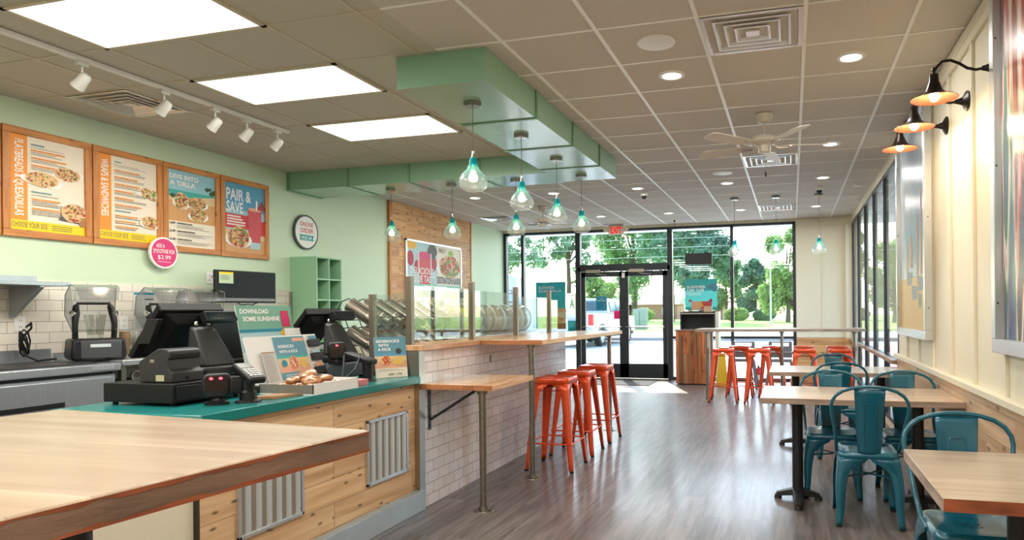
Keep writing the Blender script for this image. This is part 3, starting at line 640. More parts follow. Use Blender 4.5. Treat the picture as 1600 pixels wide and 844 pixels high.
f.text('CHOOSE YOUR SIDE', .03, .03, .45, .055, P['ink'], .0); f.lines(.54, .02, .85, .085, 3, P['ink'])
f.lines(.26, .92, .4, .945, 1, P['blue'], th=.6); f.lines(.26, .87, .85, .905, 2, P['grey'])
for i in range(6): y = .83 - i * .082; f.lines(.26, y - .011, .72, y + .011, 1, P['orange'], th=.8); f.lines(.26, y - .045, .8, y - .013, 2, P['ink'])
f.lines(.26, .335, .6, .36, 1, P['blue'], th=.6)
for i in range(3): y = .29 - i * .065; f.lines(.26, y - .011, .7, y + .011, 1, P['orange'], th=.8); f.lines(.26, y - .035, .75, y - .013, 1, P['ink'])
f.disc(.82, .60, .12, .025, P['white']); f.food(.80, .62, .055, .05, None, [P['green'], P['cream'], P['brown'], P['gold']], 5, 40); f.food(.93, .60, .05, .05, None, [P['green'], P['lime'], P['brown'], P['cream']], 6, 40)
f.food(.86, .25, .085, .06, P['white'], seed=7); f.disc(.86, .29, .075, .03, P['bread'])
f.done('printed_sheet', t)
t, f = board(5.124, 5.79, Z0, Z1, 'menu board reading DIVE INTO A DILLA with a beach picture')
f.rect(0, .33, 1, .62, P['wood']); f.rect(0, .60, 1, .70, P['sand']); f.rect(0, .66, 1, .76, P['sea']); f.rect(0, .74, 1, 1, P['skyl']); f.poly([(.5, .63), (1, .60), (1, .72), (.62, .68)], P['sand'])
f.disc(.97, .78, .05, .035, P['dgreen'], 9, .2, .4); f.disc(.86, .82, .035, .02, P['dgreen'], 9, .2, .5)
f.text('DIVE INTO', .04, .885, .60, .065, P['white'], .04); f.text("A 'DILLA", .04, .80, .53, .065, P['white'], .04)
f.food(.27, .60, .08, .085, P['white'], seed=8, n=90); f.food(.60, .60, .11, .065, P['white'], seed=9, n=90); f.food(.62, .44, .10, .07, P['white'], seed=10, n=90)
f.disc(.1, .66, .03, .02, P['dgreen'], 12)
for y, pr in ((.285, '4.99'), (.18, '5.99'), (.075, '5.49')): f.text(pr, .03, y, .11, .03, P['charcoal'], .03); f.lines(.18, y + .005, .6, y + .03, 1, P['ink'], th=.7); f.lines(.18, y - .05, .95, y, 3, P['grey'])
f.done('printed_sheet', t)
t, f = board(5.80, 6.478, Z0, Z1, 'menu board reading PAIR & SAVE with a red smoothie')
f.rect(0, 0, 1, .24, P['wood']); f.rect(0, .2, 1, .34, P['sand']); f.rect(0, .33, 1, 1, P['skyl']); f.rect(0, .62, 1, 1, P['sky'])
f.rect(0, .35, .58, .555, P['red']); f.rect(.58, .28, 1, .50, P['red']); f.text('PAIR &', .05, .75, .60, .17, P['white'], .02); f.text('SAVE', .05, .575, .40, .16, P['white'], .02)
f.lines(.06, .38, .52, .54, 4, P['white'], th=.6)
f.poly([(.60, .16), (.88, .16), (.92, .66), (.56, .66)], P['smoothie']); f.disc(.74, .66, .095, .02, P['peach']); f.rect(.77, .66, .81, .80, P['white']); f.poly([(.80, .67), (1, .66), (.90, .80)], P['berry']); f.poly([(.90, .80), (1, .66), (1, .71), (.92, .81)], P['dgreen'])
f.poly([(.62, .07), (.86, .07), (.88, .17), (.60, .17)], P['paleblue'])
f.food(.33, .22, .15, .12, P['white'], seed=11, n=130); f.done('printed_sheet', t)

# pink round sign
def roundsign(y, z, r, x, name, lab, cat, rim, face, parts):
    t = thing(name, lab, cat, (x - .02, y, z - r))
    MB(rim).lathe([(0, -.02), (r, -.02), (r, .004), (0, .004)], (x, y, z), 44, ax=(1, 0, 0)).build('backing_disc', t)
    f = Flat((x + .0045, y - r, z - r), (0, 1, 0), (0, 0, 1), 2 * r, 2 * r, face, .0001); f.mb = MB()
    f.disc(.5, .5, r * .9, r * .9, face, 44); parts(f); f.done('sign_face', t); return t
roundsign(5.088, 1.945, .148, XL + .07, 'round_sign', 'round pink sign reading ADD A SMOOTHIE FOR $3.99 under the menu boards', 'sign', P['white'], P['pink'],
          lambda f: (f.text('ADD A', .22, .66, .30, .12, P['white'], .01), f.text('SMOOTHIE FOR', .12, .48, .76, .13, P['white'], .01), f.text('$3.99', .27, .27, .46, .15, P['white'], 0), f.lines(.28, .19, .72, .23, 1, P['white'])))
roundsign(7.095, 2.365, .215, XL + .03, 'round_sign', 'round white sign with dark rim reading ONLINE ORDER PICK UP on the mint wall', 'sign', P['charcoal'], P['white'],
          lambda f: (f.text('ONLINE', .22, .66, .56, .13, P['red'], .015), f.text('ORDER', .24, .48, .54, .13, P['red'], .015), f.poly([(.2, .26), (.8, .26), (.77, .33), (.8, .42), (.2, .42), (.23, .33)], P['teal']), f.text('PICK UP', .29, .29, .42, .09, P['white'], .02)))

# poster frame on the pine wall
t = thing('framed_poster', 'large framed poster of fruit, smoothies and a flatbread on the pine plank wall', 'poster', (XL + .03, 10.2, 1.25))
b = MB(alu)
y0, y1, z0, z1 = 9.29, 11.12, 1.25, 2.52
for a in ((y0, y1, z1 - .035, z1), (y0, y1, z0, z0 + .035), (y0, y0 + .035, z0, z1), (y1 - .035, y1, z0, z1)): b.box(XL + .03, XL + .06, *a)
b.build('frame', t, smooth=0, bevel=.003)
f = Flat((XL + .045, y0 + .035, z0 + .035), (0, 1, 0), (0, 0, 1), y1 - y0 - .07, z1 - z0 - .07, P['paleblue'])
f.rect(0, .45, .53, 1, P['paleblue']); f.rect(.53, .45, 1, 1, P['cream']); f.rect(0, 0, 1, .45, P['mintp']); f.rect(.28, .02, .72, .43, P['white'])
f.disc(.08, .96, .14, .07, P['gold']); f.disc(.06, .78, .10, .12, P['berry']); f.disc(.17, .68, .08, .10, P['berry']); f.disc(.46, .74, .11, .13, P['berry']); f.disc(.44, .90, .15, .12, P['slate'], 16, 0, .15)
f.poly([(.22, .45), (.40, .45), (.42, .84), (.18, .84)], P['smoothie']); f.disc(.30, .84, .2, .06, P['pink']); f.rect(.19, .60, .205, .88, P['white']); f.rect(.41, .60, .425, .88, P['white'])
f.food(.78, .72, .38, .2, P['white'], [P['green'], P['berry'], P['red'], P['green'], P['peach']], 12, 120); f.text('MAKE IT', .56, .91, .14, .06, P['ink'], .0); f.disc(.80, .92, .09, .05, P['lime'])
f.text('DELICIOUS', .05, .58, .42, .09, P['white'], .01); f.text('UPSIDE TASTE', .03, .47, .46, .095, P['white'], .02); f.text('DESTINATION FLAVOR', .53, .47, .46, .10, P['slate'], .02)
f.poly([(.80, .05), (.92, .05), (.95, .36), (.77, .36)], P['grey']); f.disc(.86, .36, .16, .07, P['white']); f.disc(.1, .2, .12, .2, P['sea']); f.food(.5, .2, .25, .15, None, [P['green'], P['cream'], P['brown']], 13, 60)
f.done('printed_sheet', t)

# green cubby shelf
t = thing('cubby_shelf', 'tall mint green cubby shelf with open square compartments against the left wall', 'shelf', (XL + .2, 7.07, 0))
cg = mat('cubby_green', C(150, 196, 158), .4)
x1 = -5.445; Y0, Y1 = 6.84, 7.31
b = MB(cg); b.box(XL, x1, Y0, Y0 + .02, 0, 2.04); b.box(XL, x1, Y1 - .02, Y1, 0, 2.04); b.box(XL, x1, Y0 + .02, Y1 - .02, 2.02, 2.04); b.box(XL, XL + .01, Y0 + .02, Y1 - .02, 0, 2.02); b.build('carcass', t, smooth=0, bevel=.002)
b = MB(cg)
for k in range(8): z = 2.02 - .25 * (k + 1); b.box(XL + .01, x1 - .002, Y0 + .02, Y1 - .02, z - .009, z + .009)
b.build('shelf_board', t, smooth=0)
MB(cg).box(XL + .01, x1 - .003, (Y0 + Y1) / 2 - .009, (Y0 + Y1) / 2 + .009, .02, 2.02).build('divider', t, smooth=0)
MB(steel2).box(x1 - .38, x1 - .34, Y0 - .03, Y0 - .001, 1.0, 1.62).build('corner_guard', None, 'thin steel corner strip on the tiles beside the green cubby shelf', 'corner guard')
# pony wall
t = thing('half_wall', 'low cream half wall with a brown wood cap behind the registers', 'half wall', (-4.6, 7.1, 0))
MB(cream).box(-5.44, -3.45, 7.1, 7.2, 0, 1.05).build('wall_panel', t, smooth=0)
MB(cream).box(-5.44, -3.45, 7.085, 7.1, .985, 1.04).build('rail', t, smooth=0, bevel=.003)
MB(capwood).box(-5.44, -3.42, 7.06, 7.24, 1.05, 1.092).build('cap', t, smooth=0, bevel=.003)

# steel wall shelf
t = thing('steel_wall_shelf', 'stainless steel wall shelf with a triangular bracket above the tiled wall', 'shelf', (-5.6, 2.9, 1.36))
MB(steel).box(XL + .008, -5.47, 1.8, 4.02, 1.585, 1.615).build('shelf_top', t, bevel=.003)
MB(steel).box(XL + .008, XL + .02, 1.8, 4.0, 1.615, 1.67).build('backsplash', t)
for y in (2.0, 3.82):
    MB(steel).prism([(0, 0), (.33, 0), (.33, -.012), (.03, -.24), (0, -.24)], (XL + .008, y - .015, 1.585), (1, 0, 0), (0, 0, 1), (0, .03, 0)).build('bracket', t)

# prep refrigerator
t = thing('prep_refrigerator', 'low stainless steel refrigerated prep counter along the left wall', 'refrigerator', (-5.45, 2.9, 0))
MB(steel).box(XL + .02, -5.08, 1.7, 4.06, .1, .90).build('body', t, bevel=.003)
MB(steel).box(XL + .02, -5.05, 1.7, 4.09, .925, .985).build('worktop', t, bevel=.008)
MB(blackm).box(XL + .04, -5.09, 1.7, 4.05, .90, .925).build('gasket', t)
MB(steel).box(XL + .02, XL + .035, 1.7, 4.09, .985, 1.09).build('backsplash', t)
for a, c in ((1.75, 2.88), (2.9, 4.02)):
    d = MB(steel).box(-5.08, -5.035, a, c, .12, .885).build('door', t, bevel=.004)
    MB(blackm).box(-5.036, -5.03, a + .25, a + .75, .70, .735).build('recessed_handle', d, bevel=.01)
MB(alu).box(-5.05, -5.045, 3.86, 4.03, .94, .97).build('badge', t)
MB(mat('black_cutting_mat', C(36, 36, 38), .5)).box(-5.72, -5.12, 2.3, 3.95, .985, .998).build('cutting_mat', None, 'black mat lying on the stainless prep counter', 'mat', bevel=.002)

# steel table with shelf, right of the refrigerator
t = thing('steel_work_table', 'stainless work table with an open lower shelf beside the blenders', 'table', (-5.45, 5.4, 0))
MB(steel).box(XL + .02, -5.07, 4.12, 6.75, .955, 1.0).build('tabletop', t, bevel=.006)
for y in (4.15, 6.7):
    for x in (-5.75, -5.12): MB(steel2).box(x - .02, x + .02, y - .02, y + .02, 0, .955).build('leg', t)
MB(steel).box(XL + .04, -5.1, 4.14, 6.7, .60, .63).build('lower_shelf', t)
MB(steel).box(XL + .02, XL + .035, 4.12, 6.75, 1.0, 1.05).build('backsplash', t)
# cups on their side on the lower shelf
cupm = mat('paper_cup_white', C(232, 228, 220), .5)
def paper_cup(): 
    t = thing('paper_cup', 'x', 'paper cup', (0, 0, 0), 0, 'paper cups on the lower steel shelf')
    MB(cupm).lathe([(0, 0), (.03, 0), (.042, .15), (.045, .15), (.045, .156), (.040, .156), (.029, .004)], n=22).build('cup_wall', t, w=False)
    MB(P['sea']).lathe([(.0345, .05), (.0372, .09)], n=22).build('printed_band', t, w=False); return t
c0 = paper_cup(); c0.location = (-5.32, 4.42, .845); c0.rotation_euler = (0, PI / 2, -.5); c0['label'] = 'white paper cup with blue print lying on its side under the work table'
for y, z, lab in ((4.55, .67, 'white paper cup lying on the lower shelf behind the first'), (4.7, .67, 'white paper cup lying farther along the lower shelf')):
    c = dup(c0, (-5.34, y, z), 0, lab); c.rotation_euler = (0, PI / 2, -.4)
c0.location = (-5.3, 4.40, .855); 
t = thing('cup_crate', 'dark wire crate under the work table carrying cups', 'crate', (-5.4, 4.6, .63))
m = MB(blackm)
for z in (.64, .72, .80):
    m.tube([(-5.6, 4.25, z), (-5.2, 4.25, z), (-5.2, 5.1, z), (-5.6, 5.1, z), (-5.6, 4.25, z)], .006, 6)
for y in (4.25, 4.5, 4.75, 5.1): m.tube([(-5.2, y, .635), (-5.2, y, .81)], .005, 6); m.tube([(-5.6, y, .635), (-5.6, y, .81)], .005, 6)
m.box(-5.6, -5.2, 4.25, 5.1, .806, .812); m.build('wire_frame', t)

# blenders in sound enclosures
def blender():
    t = thing('enclosed_blender', 'x', 'blender', (0, 0, 0), 0, 'commercial blenders with clear hoods')
    b = MB(black)
    b.prism([(-.17, 0), (.17, 0), (.18, .05), (.17, .17), (-.17, .17), (-.18, .05)], (-.16, 0, 0), (0, 1, 0), (0, 0, 1), (.34, 0, 0)); b.build('motor_base', t, w=False, bevel=.02)
    MB(mat('dark_grey_panel', C(60, 62, 64), .3)).box(.178, .19, -.12, .14, .02, .155).build('control_panel', t, w=False, bevel=.01)
    MB(mat('display_glow', C(190, 200, 200), .3)).box(.19, .192, -.06, .07, .105, .13).build('display', t, w=False)
    for s in (-1, 1):
        m = MB(black); m.tube([(-.02, s * .125, .15), (.0, s * .128, .28), (-.02, s * .12, .37), (-.07, s * .11, .43)], [.02, .02, .028, .02], 10); a = m.build('hinge_arm', t, w=False)
        MB(chrome).lathe([(0, .0), (.024, 0), (.024, .014), (0, .016)], (-.015, s * .135 + (-.0 if s > 0 else 0), .37), 18, ax=(.55, s * .85, 0)).build('hinge_cap', a, w=False)
    # clear visor tipped up and back on the hinge arms
    prof = [(.10, .24), (-.10, .22), (-.21, .36), (-.17, .52), (-.04, .60), (.12, .57), (.17, .48)]
    W = [.12, .13, .165, .165, .15, .14, .12]
    A = [(x, -w, z) for (x, z), w in zip(prof, W)]; B_ = [(x, w, z) for (x, z), w in zip(prof, W)]
    m = MB(smoke); m.strip(A, B_)
    for sgn, L in ((-1, A), (1, B_)): m.add([L[1], L[2], L[3], L[4], (-.03, sgn * .14, .44)], [(0, 1, 2, 3, 4)])
    m.build('clear_hood', t, w=False, smooth=0, solid=.004)
    e = MB(mat('hood_edge_grey', C(120, 122, 124), .2)); e.tube(A, .003, 6); e.tube(B_, .003, 6); e.tube([A[-1], B_[-1]], .003, 6); e.build('hood_edge', t, w=False)
    MB(black).tube([(-.03, -.12, .40), (-.05, -.10, .45), (-.05, .10, .45), (-.03, .12, .40)], .013, 8).build('visor_bar', t, w=False)
    MB(clearp).lathe([(.05, .17), (.055, .2), (.075, .36), (.07, .36), (.05, .2)], (0, 0, 0), 20).build('blender_jar', t, w=False)
    return t
bl0 = blender(); bl0.location = (-5.38, 4.135, 1.001); bl0['label'] = 'leftmost black blender with its clear hood tipped open beside the prep counter'; bl0.location.z = 1.002
bl0.location.y = 4.14; bl0.rotation_euler = (0, 0, -.5)
dup(bl0, (-5.45, 4.83, 1.002), -.35, 'middle of the three blenders, its clear hood showing over the register')
dup(bl0, (-5.45, 5.24, 1.002), -.35, 'rightmost blender, next to the wall monitor, its clear hood tipped open')
b = MB(black2).tube([(XL + .02, 3.92, 1.27), (-5.72, 3.90, 1.30), (-5.66, 3.86, 1.26), (-5.68, 3.82, 1.20), (-5.70, 3.81, 1.12), (-5.66, 3.82, 1.05), (-5.60, 3.86, 1.01), (-5.54, 3.96, 1.02)], .008, 8)
for k in range(4): b.tube([(-5.69 + .004 * k, 3.825 + .03 * math.cos(q / 8 * 2 * PI + k) * (1 + .1 * k), 1.13 + .085 * math.sin(q / 8 * 2 * PI) + .012 * k) for q in range(9)], .006, 6)
q_ = b.build('power_cord', bl0); q_.data.transform(Matrix.Rotation(.5, 4, 'Z'))
# outlets
def outlet(y, z, lab, n=1):
    t = thing('wall_outlet', lab, 'outlet', (XL + .008, y, z - .06), 0, 'cream wall outlets')
    MB(paper).box(XL + .008, XL + .014, y - .04, y + .04, z - .06, z + .06).build('cover_plate', t, bevel=.003)
    for dz in (-.025, .025):
        s = MB(paper).box(XL + .014, XL + .017, y - .018, y + .018, z + dz - .016, z + dz + .016).build('socket', t, bevel=.004)
        MB(black2).box(XL + .017, XL + .0175, y - .008, y - .005, z + dz - .007, z + dz + .007).box(XL + .017, XL + .0175, y + .005, y + .008, z + dz - .007, z + dz + .007).build('slot', s)
outlet(3.88, 1.295, 'wall outlet in the tiles left of the blenders, under the steel shelf'); outlet(4.73, 1.285, 'wall outlet in the tiles between the first blender and the cup stacks')
outlet(5.665, 1.735, 'wall outlet plate left of the monitor, the left one of two'); outlet(5.766, 1.74, 'wall outlet plate nearest the monitor, the right one of two')
# notice sheet
f = Flat((XL + .012, 4.825, 1.2), (0, 1, 0), (0, 0, 1), .213, .37, mat('laminated_sheet', C(214, 210, 204), .2), .001)
f.rect(.03, .93, .97, .985, P['tealb']); f.lines(.06, .55, .45, .9, 10, P['grey']); f.lines(.55, .55, .95, .9, 10, P['grey']); f.lines(.06, .08, .95, .5, 11, P['grey']); f.rect(.5, .80, .95, .83, P['ink'])
f.done('notice_sheet', None, label='laminated notice sheet with a blue header taped to the tiles', cat='notice')
# cup sleeves in a rack
def cup_stack(m):
    t = thing('cup_stack', 'x', 'cup stack', (0, 0, 0), 0, 'stacks of cups and lids on the work table')
    for k in range(5): MB(m).lathe([(.026, 0), (.042, .11), (.045, .11), (.045, .116), (.04, .116)], (0, 0, .012 + .022 * k), 18).build('cup', t, w=False)
    return t
cs = cup_stack(clearp); cs.location = (-5.33, 4.45, 1.001); cs['label'] = 'stack of clear cups right of the first blender'
kr = mat('kraft_paper', C(150, 122, 92), .7)
ck = cup_stack(kr); ck.location = (-5.40, 4.60, 1.001); ck['label'] = 'stack of brown cups beside the clear ones'
dup(cs, (-5.33, 4.70, 1.001), 0, 'second stack of clear cups along the work table'); dup(ck, (-5.44, 4.44, 1.001), 0, 'stack of brown cups behind the clear stack')

# monitor on the kitchen wall
t = thing('wall_monitor', 'black flat monitor with a note stuck on it, on an arm above the blenders', 'monitor', (-5.5, 5.83, 1.48))
M_ = Matrix.Translation((-5.51, 5.83, 1.64)) @ Matrix.Rotation(-.12, 4, 'Z')
b = MB(black); b.xf = M_; b.box(-.02, .02, -.36, .36, -.165, .165).build('casing', t, bevel=.006)
b = MB(mat('dark_screen', C(16, 17, 18), .35, spec=.2)); b.xf = M_; b.box(.02, .0215, -.345, .345, -.12, .15); b.build('screen', t, smooth=0)
b = MB(mat('screen_status_bar', C(120, 122, 120), .4)); b.xf = M_; b.box(.0216, .0226, -.345, .345, -.148, -.118); b.build('task_bar', t, smooth=0)
f = Flat(M_ @ Vector((.0235, -.325, .03)), M_.to_3x3() @ Vector((0, 1, 0)), (0, 0, 1), .16, .115, mat('pale_green_note', C(186, 206, 170), .6), .001); f.rect(.0, .82, 1, 1, P['yellow']); f.lines(.1, .3, .8, .75, 3, P['ink']); f.done('note', t)
b = MB(black2).tube([(-5.53, 5.83, 1.62), (-5.65, 5.83, 1.62), (-5.78, 5.74, 1.72)], .018, 8); b.box(XL + .001, XL + .04, 5.80, 5.88, 1.56, 1.68); b.build('wall_arm', t)
b = MB(black2).tube([(-5.5, 5.7, 1.48), (-5.52, 5.78, 1.45), (-5.5, 5.85, 1.46), (-5.55, 5.95, 1.45), (-5.52, 6.0, 1.48)], .005, 6); b.tube([(-5.55, 5.5, 1.55), (-5.7, 5.45, 1.3), (-5.78, 5.3, 1.06)], .004, 6); b.tube([(XL + .02, 5.68, 1.74), (-5.7, 5.6, 1.75), (-5.55, 5.62, 1.70)], .004, 6); b.build('cable', t)

# ================================================================== REGISTER COUNTER
CT = .915
t = thing('register_counter', 'long service counter clad in knotty pine planks with a green top', 'counter', (-2.88, 3.27, 0))
MB(pine).box(-3.25, -2.5, 2.37, 4.118, .10, .868).build('plank_body', t, smooth=0)
MB(greencounter).box(-3.32, -2.45, 2.34, 4.118, .868, CT).build('countertop', t, bevel=.004)
MB(mat('galvanised_kick', C(176, 190, 196), .35, .25, noise=.06, nscale=12)).box(-2.5, -2.44, 1.6, 4.15, 0, .135).build('kick_plate', t, bevel=.003)
MB(cream).box(-3.25, -2.52, 1.5, 2.36, 0, .85).build('end_panel', t, smooth=0)
MB(mat('dark_gap', C(60, 50, 40), .8)).box(-2.52, -2.497, 2.36, 2.372, .1, .87).build('corner_strip', t, smooth=0)
def grille(y0, y1, z0, z1, lab):
    g = thing('corrugated_grille', lab, 'grille', (-2.5, (y0 + y1) / 2, z0), 0, 'corrugated metal grilles in the pine counter front')
    f = MB(alu)
    for a in ((y0, y1, z1 - .018, z1), (y0, y1, z0, z0 + .018), (y0, y0 + .016, z0, z1), (y1 - .016, y1, z0, z1)): f.box(-2.499, -2.482, *a)
    f.build('frame', g, bevel=.002)
    n = 60; pr = []
    for i in range(n + 1):
        y = y0 + .016 + (y1 - y0 - .032) * i / n; pr.append((-2.494 + .007 * max(-.5, min(1, 1.6 * math.sin(2 * PI * i / n * 6.0))), y))
    m = MB(mat('zinc_valley_painted_reflection', C(150, 138, 126), .5, .3)); zr = mat('zinc_ridge_painted_glint', C(206, 214, 216), .3, .4); W_ = y1 - y0 - .032; nr = 6  # pale ridges and taupe valleys paint the zinc's sky and dark reflections into colour
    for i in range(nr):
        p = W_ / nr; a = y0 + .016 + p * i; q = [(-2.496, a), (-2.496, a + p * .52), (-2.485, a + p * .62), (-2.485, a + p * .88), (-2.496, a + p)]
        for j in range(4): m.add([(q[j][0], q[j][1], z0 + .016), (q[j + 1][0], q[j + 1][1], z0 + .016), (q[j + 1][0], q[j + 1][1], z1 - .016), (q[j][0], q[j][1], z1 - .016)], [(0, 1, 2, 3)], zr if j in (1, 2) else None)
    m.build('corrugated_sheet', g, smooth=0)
    s = MB(chrome)
    for z in (z0 + .04, z1 - .04): s.lathe([(0, .004), (.005, .003), (.006, 0)], (-2.487, y1 - .024, z), 10, ax=(1, 0, 0))
    s.build('screw', g)
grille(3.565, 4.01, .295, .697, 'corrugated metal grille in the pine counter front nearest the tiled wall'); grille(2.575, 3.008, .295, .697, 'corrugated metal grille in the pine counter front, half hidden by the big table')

# ---- first register
t = thing('cash_drawer', 'long black cash drawer on the green counter under the receipt printer', 'cash drawer', (-3.0, 2.75, CT))
MB(black2).box(-3.24, -2.815, 2.53, 2.97, CT + .015, 1.022).build('housing', t, bevel=.004)
MB(black).box(-2.815, -2.810, 2.55, 2.95, CT + .025, 1.01).build('drawer_front', t, bevel=.003)
for x, y in ((-3.2, 2.56), (-2.85, 2.56), (-2.85, 2.94), (-3.2, 2.94)): MB(rubber).cyl((x, y, CT), (x, y, CT + .015), .012).build('rubber_foot', t)
t = thing('receipt_printer', 'grey black receipt printer sitting on the cash drawer', 'printer', (-2.97, 2.67, 1.022))
gp = mat('charcoal_plastic', C(42, 42, 43), .45, spec=.35)
MB(gp).prism([(-.17, 0), (0.03, 0), (.03, .045), (.005, .065), (-.0, .11), (.012, .12), (.012, .145), (-.005, .16), (-.06, .163), (-.175, .10)], (-2.895, 2.575, 1.024), (1, 0, 0), (0, 0, 1), (0, .18, 0)).build('body', t, bevel=.004)
MB(black).cyl((-2.905, 2.59, 1.158), (-2.905, 2.745, 1.158), .024).build('cover_roll', t)
MB(mat('pale_label', C(170, 168, 140), .6)).box(-2.965, -2.915, 2.5735, 2.5745, 1.03, 1.06).build('rating_label', t, smooth=0)
MB(steel2).box(-3.0, -2.975, 2.5735, 2.5745, 1.12, 1.135).build('side_catch', t, smooth=0)
MB(black2).box(-2.868, -2.862, 2.65, 2.665, 1.035, 1.05).build('port', t)
def terminal(y0, y1, xt, xb, zt, zb, lab, zbase):
    yc = (y0 + y1) / 2
    t = thing('touch_terminal', lab, 'cash register', (xt + .05, yc, zbase), 0, 'black touch screen registers')
    d = Vector((xt - xb, 0, zt - zb)).normalized(); n = Vector((d.z, 0, -d.x))
    q = lambda y, k, a: Vector((xb, y, zb)) + d * k * ((xt - xb) ** 2 + (zt - zb) ** 2) ** .5 + n * a
    m = MB(black2); m.hexa([q(y0, 0, 0), q(y1, 0, 0), q(y1, 1, 0), q(y0, 1, 0)], [q(y0, 0, -.03), q(y1, 0, -.03), q(y1, 1, -.03), q(y0, 1, -.03)])
    m.hexa([q(y0 + .04, .12, .0), q(y1 - .04, .12, .0), q(y1 - .04, .92, .0), q(y0 + .04, .92, 0)], [q(y0 + .1, .2, .055), q(y1 - .1, .2, .055), q(y1 - .1, .8, .055), q(y0 + .1, .8, .055)])
    m.build('screen_housing', t, bevel=.004, smooth=20)
    m = MB(mat('screen_glass', C(90, 92, 94), .15)); m.hexa([q(y0 + .015, .05, -.0302), q(y1 - .015, .05, -.0302), q(y1 - .015, .95, -.0302), q(y0 + .015, .95, -.0302)], [q(y0 + .015, .05, -.032), q(y1 - .015, .05, -.032), q(y1 - .015, .95, -.032), q(y0 + .015, .95, -.032)]); m.build('screen', t, smooth=0)
    m = MB(gp); m.hexa([q(y0 - .0, 1, .012), q(y1, 1, .012), q(y1, 1.04, -.03), q(y0, 1.04, -.03)], [q(y0, .97, .012), q(y1, .97, .012), q(y1, .97, -.03), q(y0, .97, -.03)]); m.build('top_edge', t, smooth=0)
    # neck and foot
    xs = xt + .06
    m = MB(gp); m.hexa([(xs - .02, yc - .07, 1.29), (xs - .02, yc + .07, 1.29), (xs + .03, yc + .065, 1.275), (xs + .03, yc - .065, 1.275)], [(xs + .0, yc - .11, zbase + .05), (xs + .0, yc + .11, zbase + .05), (xs + .14, yc + .10, zbase + .05), (xs + .14, yc - .10, zbase + .05)])
    m.build('stand', t, bevel=.015)
    MB(black).box(xs - .12, xs + .15, yc - .13, yc + .13, zbase, zbase + .05).build('foot', t, bevel=.015)
    for dy in (-.03, .05): MB(chrome).ell((xs - .01, yc + dy, 1.30), (.012, .012, .014)).build('hinge_bolt', t)
    # customer display
    m = MB(black); m.xf = Matrix.Translation((xt + .10, y1 - .13, 1.335)) @ Matrix.Rotation(math.radians(-25), 4, 'Y'); m.box(-.02, .02, -.10, .11, -.03, .03); o = m.build('customer_display', t, bevel=.004)
    m = MB(mat('display_face', C(28, 34, 40), .1)); m.xf = Matrix.Translation((xt + .10, y1 - .13, 1.335)) @ Matrix.Rotation(math.radians(-25), 4, 'Y'); m.box(.0202, .0212, -.09, .10, -.022, .022); m.build('display_window', o, smooth=0)
    m = MB(black).box(xt - .03, xt + .10, y1 - .16, y1 - .10, 1.31, 1.345); m.build('display_arm', t)
    return t
t = terminal(2.79, 3.19, -3.18, -3.38, 1.385, 1.12, 'larger black register near the viewer, its back and stand behind the receipt printer', 1.022)
m = MB(black); m.hexa([(-3.30, 2.76, 1.20), (-3.22, 2.76, 1.20), (-3.22, 2.79, 1.20), (-3.30, 2.79, 1.20)], [(-3.24, 2.76, 1.33), (-3.16, 2.76, 1.33), (-3.16, 2.79, 1.33), (-3.24, 2.79, 1.33)]); m.build('card_swipe', t, bevel=.004)
t = terminal(3.80, 4.16, -3.10, -3.30, 1.358, 1.13, 'smaller black register at the far end, left of the cup rack', 1.022)
t = thing('cash_drawer', 'black cash drawer under the far register, behind the tray of cookies', 'cash drawer', (-3.0, 3.75, CT))
MB(mat('drawer_grey', C(66, 76, 80), .4)).box(-3.25, -2.84, 3.66, 4.10, CT + .012, 1.022).build('housing', t, bevel=.01)
for x, y in ((-3.2, 3.7), (-2.88, 3.7), (-2.88, 4.06), (-3.2, 4.06)): MB(rubber).cyl((x, y, CT), (x, y, CT + .014), .012).build('rubber_foot', t)
def scanner(x, y, z, lab, s=1.0, red=2):
    t = thing('barcode_scanner', lab, 'scanner', (x, y, z), 0, 'black barcode scanners')
    a = math.radians(40); R = Matrix.Translation((x, y, z)) @ Matrix.Rotation(a, 4, 'Z') @ Matrix.Scale(s, 4)
    m = MB(black); m.xf = R; m.lathe([(0, 0), (.055, 0), (.056, .012), (.03, .02), (.026, .035), (0, .035)], n=24); m.build('foot', t)
    m = MB(black); m.xf = R; m.prism([(-.045, .03), (.045, .03), (.06, .06), (.062, .12), (.052, .15), (-.052, .15), (-.062, .12), (-.06, .06)], (0, -.035, 0), (1, 0, 0), (0, 0, 1), (0, .06, 0)); m.build('head', t, bevel=.014)
    m = MB(mat('scan_window', C(40, 30, 30), .06)); m.xf = R; m.box(-.042, .042, -.0365, -.035, .07, .14); m.build('scan_window', t, smooth=0)
    m = MB(mat('red_led', (1, .05, .05, 1), .3, emit=8, ecol=(1, .03, .05, 1))); m.xf = R
    for dx in ((-.02, .02) if red == 2 else (0,)): m.ell((dx, -.038, .128), (.008, .003, .006))
    m.build('red_light', t); return t
scanner(-2.69, 2.66, CT, 'barcode scanner with two glowing red lights beside the cash drawer')
scanner(-2.86, 3.78, 1.022, 'smaller barcode scanner leaning on the far register with one red light', .95, 1)
